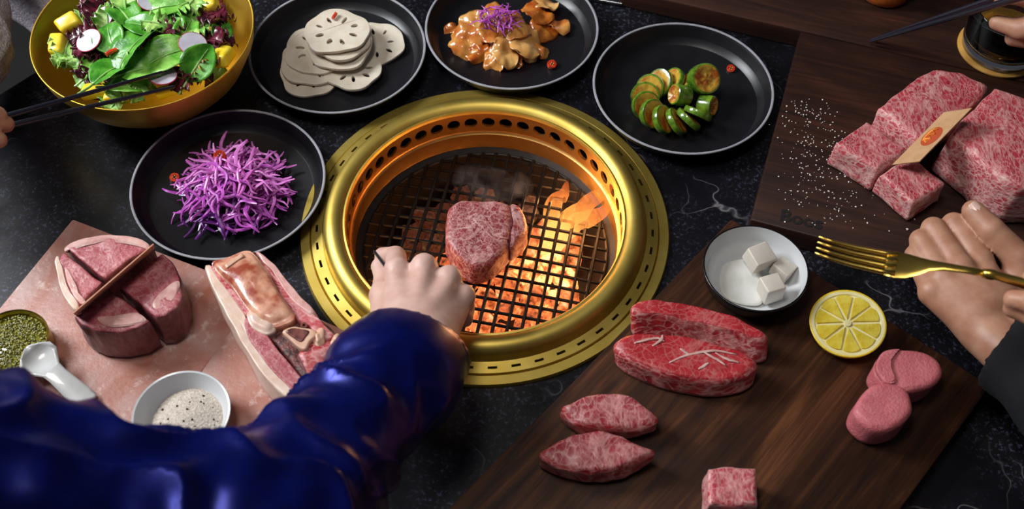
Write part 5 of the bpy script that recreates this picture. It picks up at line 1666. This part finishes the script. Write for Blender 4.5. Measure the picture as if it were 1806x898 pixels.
for i, kn in enumerate(kb):
    r = (0.0122, 0.0125, 0.0118, 0.0108)[i]
    pr.append((w * 0.65 + kn * 0.35 + (kn - (kb[0] + kb[3]) / 2) * 0.25, kn + V3((0, -0.002, -0.003)), 0.0180, r, 0.010))
for kn in kb[:3]:
    pr.append((kn + V3((0.004, -0.010, 0.005)), kn * 0.5 + w * 0.5 + V3((0, 0, 0.013)), 0.0034, 0.003, 0.009))
t0, t1_, t2, t3 = V3((0.4798,-0.1002,0.056)), V3((0.477,-0.0813,0.072)), V3((0.4543,-0.0578,0.082)), V3((0.4419,-0.0378,0.084))
pr.append((t0, t1_, 0.0170, 0.0135, 0.008))
for i, (kn, q, m_) in enumerate(zip(kb, pp_, md)):
    r = (0.0118, 0.0118, 0.0110, 0.0100)[i]
    pr.append((kn, kn, r * 1.06, r * 1.06, 0.003))
    pr.append((kn, q, r, r * 0.94, 0.0018))
    pr.append((q, m_, r * 0.93, r * 0.86, 0.0015))
    bk = m_ + (kn - q) * 0.7
    pr.append((m_, bk, r * 0.86, r * 0.78, 0.0015))
pr += [(t1_, t2, 0.0138, 0.0118, 0.003), (t2, t3, 0.0120, 0.0100, 0.002)]
dr = body('person', pr, 'skin_warm', 0.006, 0.0019, label='diner at the right resting a fist with raised thumb near the beef', cat='person')
nail(dr, t3 + V3((0.0010, -0.0052, 0.0098)), (t3 - t2), (0.05, -0.40, 1))
co = w + fb * 0.028
slv = [(w - fb * 0.02, w + fb * 0.10, 0.043, 0.052, 0.01), (w + fb * 0.10, end, 0.052, 0.066, 0.02)]
body('sleeve', slv, 'navy_cloth', 0.012, 0.004, extra=lambda p, d: np.maximum(d, -((p - co) @ fb)), it=1, disp=lambda V: folds(V, w, fb, 0.004, 70, 9.0), parent=dr)

# gold fork held over the table by another hand reaching in at the right
fk_ = empty('fork', (0.3439,-0.1451,0.1478), 'gold dinner fork pointing at the butter dish', 'fork')
f0, f1 = Vector((0.2696,-0.1367,0.1599)), Vector((0.4511,-0.1956,0.1855))
fx = (f1 - f0).normalized()
fy = Vector((0, 0, 1)).cross(fx).normalized()
fz = fx.cross(fy)
FP = lambda s, y, z: f0 + fx * s + fy * y + fz * z
for j in range(4):
    y = (j - 1.5) * 0.0062
    pts = [FP(s, y * (0.9 + 0.1 * s / 0.05), zz) for s, zz in ((0.0, 0.004), (0.012, 0.0005), (0.03, -0.002), (0.052, -0.003), (0.062, -0.0025))]
    ob('tine', MB().tube(pts, [0.0008, 0.0015, 0.0018, 0.002, 0.0024], 10, up=fz), 'gold_fork', parent=fk_, smooth='all')
secs = [(0.054, 0.0125, -0.003), (0.062, 0.0130, -0.003), (0.070, 0.0120, -0.0022), (0.078, 0.0090, 0.0), (0.086, 0.0058, 0.0030), (0.096, 0.0042, 0.0050), (0.112, 0.0036, 0.0058), (0.130, 0.0034, 0.0055)]
tp, bt = [], []
for s, hw_, zz in secs:
    for j in range(9):
        v = j / 4 - 1
        tp.append(FP(s, v * hw_, zz + 0.0016 * (1 - v * v) ** 0.5 if abs(v) < 1 else zz))
        bt.append(FP(s, v * hw_, zz - 0.0016 * (max(0, 1 - v * v)) ** 0.5))
mb = MB()
n0 = len(tp)
fs = []
for i in range(len(secs) - 1):
    for j in range(8):
        q = i * 9 + j
        fs += [(q, q + 1, q + 10, q + 9), (n0 + q, n0 + q + 9, n0 + q + 10, n0 + q + 1)]
for e_ in (0, (len(secs) - 1) * 9):
    fs += [(e_ + j, e_ + j + 1, n0 + e_ + j + 1, n0 + e_ + j) for j in range(8)]
mb.add(tp + bt, fs)
ob('fork_head', mb, 'gold_fork', parent=fk_, smooth='all')
Lf = (f1 - f0).length
ob('handle', MB().tube([FP(0.124, 0, 0.0056), FP(0.128, 0, 0.0056), FP(0.132, 0, 0.0056), FP(0.134, 0, 0.0055), FP(Lf * 0.8, 0, 0.002), FP(Lf, 0, 0.0)], [0.0032, 0.0042, 0.0042, 0.0034, 0.0042, 0.0050], 14), 'gold_fork', parent=fk_, smooth='all')
g0 = V3((0.4164,-0.1844,0.1787))
fx_, fy_, fz_ = V3(fx), V3(fy), V3(fz)
hb_ = V3((0.4337,-0.2514,0.2193))
pr = []
ftip = V3((0.4039,-0.1978,0.1815))
pr += [(ftip, V3((0.4168,-0.2066,0.1899)), 0.0075, 0.0092, 0.003), (V3((0.4168,-0.2066,0.1899)), V3((0.4275,-0.2311,0.2092)), 0.0095, 0.0115, 0.004)]
pr += [(V3((0.4054,-0.2004,0.1722)), V3((0.4215,-0.2097,0.1754)), 0.0068, 0.0085, 0.002), (V3((0.4215,-0.2097,0.1754)), V3((0.4325,-0.2341,0.1949)), 0.009, 0.0115, 0.004)]
pr += [(V3((0.4232,-0.1794,0.1823)), V3((0.4292,-0.1962,0.1973)), 0.0085, 0.0105, 0.003), (V3((0.4292,-0.1962,0.1973)), V3((0.4396,-0.2277,0.2117)), 0.011, 0.014, 0.006)]
pr += [(V3((0.4259,-0.2173,0.17)), V3((0.4326,-0.2407,0.1901)), 0.008, 0.010, 0.003)]
pr += [(V3((0.4295,-0.2311,0.2093)), V3((0.4469,-0.2775,0.2253)), 0.026, 0.028, 0.015), (V3((0.4346,-0.2374,0.1925)), V3((0.4471,-0.2869,0.2186)), 0.022, 0.026, 0.015), (V3((0.447,-0.2806,0.2231)), V3((0.4659,-0.3411,0.2659)), 0.026, 0.030, 0.01)]
d2 = body('person', pr, 'skin_warm', 0.005, 0.0022, label='diner whose fingertips hold the gold fork', cat='person')
s0, s1_ = V3((0.4586,-0.3154,0.2474)), V3((0.4872,-0.4026,0.3326))
body('sleeve', [(s0, s1_, 0.042, 0.055, 0.01)], 'navy_cloth', 0.01, 0.005, it=1, parent=d2)

# hand with dark chopsticks over the tumbler
chopstick((0.4094,0.2333,0.0309), (0.531,0.1289,0.2083), 0.0016, 0.0046, 'black chopstick ending above the thick wooden board', 'dark chopsticks by the tumbler')
chopstick((0.4121,0.2385,0.0285), (0.5406,0.1521,0.2003), 0.0016, 0.0046, 'second black chopstick lying along its partner above the board', 'dark chopsticks by the tumbler')
pr = [(V3((0.497,0.165,0.1234)), V3((0.5159,0.1524,0.1267)), 0.0078, 0.0095, 0.003), (V3((0.5159,0.1524,0.1267)), V3((0.5441,0.1506,0.1377)), 0.0098, 0.0115, 0.004),
      (V3((0.517,0.1599,0.1075)), V3((0.5371,0.151,0.1134)), 0.0078, 0.0092, 0.003), (V3((0.5371,0.151,0.1134)), V3((0.555,0.1441,0.1331)), 0.0095, 0.0115, 0.004),
      (V3((0.4989,0.1848,0.1376)), V3((0.511,0.1732,0.1539)), 0.0080, 0.0105, 0.003), (V3((0.511,0.1732,0.1539)), V3((0.5444,0.1607,0.1572)), 0.0110, 0.0140, 0.005),
      (V3((0.5467,0.1528,0.1393)), V3((0.5878,0.1492,0.1613)), 0.026, 0.028, 0.015), (V3((0.5551,0.1419,0.1315)), V3((0.5986,0.1437,0.1451)), 0.020, 0.025, 0.015), (V3((0.5879,0.1427,0.1567)), V3((0.6551,0.1399,0.1915)), 0.026, 0.030, 0.01)]
d3 = body('person', pr, 'skin_warm', 0.005, 0.0022, label='diner whose fingers hold dark chopsticks above the tumbler', cat='person')
body('sleeve', [(V3((0.6298,0.1388,0.1785)), V3((0.7632,0.1268,0.2436)), 0.042, 0.055, 0.01)], 'navy_cloth', 0.01, 0.005, it=1, parent=d3)

# diner at the left in a lilac knit: fingertips on the chopsticks, body beyond the table edge
wl3 = V3((-0.4998,-0.0093,0.157))
kl = [V3(q) for q in ((-0.4615,-0.0049,0.163), (-0.462,-0.014,0.16), (-0.4655,-0.0192,0.152), (-0.471,-0.0225,0.143))]
pl_ = [V3(q) for q in ((-0.4405,-0.0009,0.162), (-0.4385,-0.0081,0.154), (-0.4417,-0.0213,0.146), (-0.4523,-0.0251,0.136))]
tl_ = [V3(q) for q in ((-0.4263,0.0045,0.147), (-0.4235,0.0038,0.136), (-0.4244,-0.0148,0.136), (-0.4377,-0.0228,0.129))]
pr = [(wl3, wl3 + V3((-0.02, 0.03, 0.005)), 0.022, 0.024, 0.01)]
for q, r in zip(kl, (0.0118, 0.0120, 0.0114, 0.0104)):
    pr.append((wl3 * 0.7 + q * 0.3 + (q - (kl[0] + kl[3]) / 2) * 0.3, q, 0.0165, r, 0.008))
c0, c1, c2 = V3((-0.4917,-0.0132,0.138)), V3((-0.4684,-0.0124,0.127)), V3((-0.4471,-0.0027,0.127))
pr.append((c0, c1, 0.0150, 0.0110, 0.008))
pr.append((c1, c2, 0.0108, 0.0085, 0.002))
for q, m_, t_, r in zip(kl, pl_, tl_, (0.0102, 0.0104, 0.0100, 0.0090)):
    pr += [(q, m_, r, r * 0.92, 0.002), (m_, t_, r * 0.92, r * 0.76, 0.0015)]
d4 = body('person', pr, 'skin_warm', 0.005, 0.0022, label='diner in a pale knit with fingertips on chopsticks beside the bowl', cat='person')
tors = [(V3((-0.5809,0.4215,-0.0129)), V3((-0.491,0.3542,-0.0609)), 0.058, 0.060, 0.02), (V3((-0.5809,0.4215,-0.0129)), V3((-0.493,0.714,-0.0252)), 0.07, 0.12, 0.04), (V3((-0.6096,0.6054,0.0447)), V3((-0.493,0.714,-0.0252)), 0.10, 0.14, 0.04),
        (wl3 + V3((-0.012, 0.018, 0.004)), V3((-0.527,0.1525,0.0777)), 0.035, 0.042, 0.02), (V3((-0.527,0.1525,0.0777)), V3((-0.5896,0.3717,0.0867)), 0.042, 0.056, 0.02), (V3((-0.5896,0.3717,0.0867)), V3((-0.6096,0.6054,0.0447)), 0.056, 0.10, 0.03)]
body('sweater', tors, 'knit', 0.02, 0.005, it=1, disp=lambda V: folds(V, (0, 0, 0), (0.3, 0.2, 1), 0.004, 90, 5.0), parent=d4)

# ------------------------------------------------------------------ thin smoke rising off the steak
sm_m = bpy.data.materials.new('thin smoke')
sm_m.use_nodes = True
nt = sm_m.node_tree
nt.nodes.clear()
t_ = nd(nt, 'TexCoord')
n_ = noi(nt, t_.outputs['Object'], 55, 4, 0.6, 1.0).outputs[0]
dn = ramp(nt, n_, [(0.45, (0, 0, 0)), (0.7, (1, 1, 1))])
dn = nd(nt, 'Math', {0: dn, 1: 5.0}, operation='MULTIPLY').outputs[0]
vs_ = nd(nt, 'VolumeScatter', {'Color': (0.85, 0.82, 0.85, 1), 'Density': dn})
nd(nt, 'OutputMaterial', {'Volume': vs_.outputs[0]})
M['smoke'] = sm_m
ob('smoke_wisp', blob_mesh('smoke_wisp', 0.026, 3, 0.3, 3, (1.3, 0.7, 1.1)), 'smoke', smooth='all', loc=(0.0052,0.0319,0.022), label='faint wisp of smoke rising behind the steak on the grate', cat='smoke')
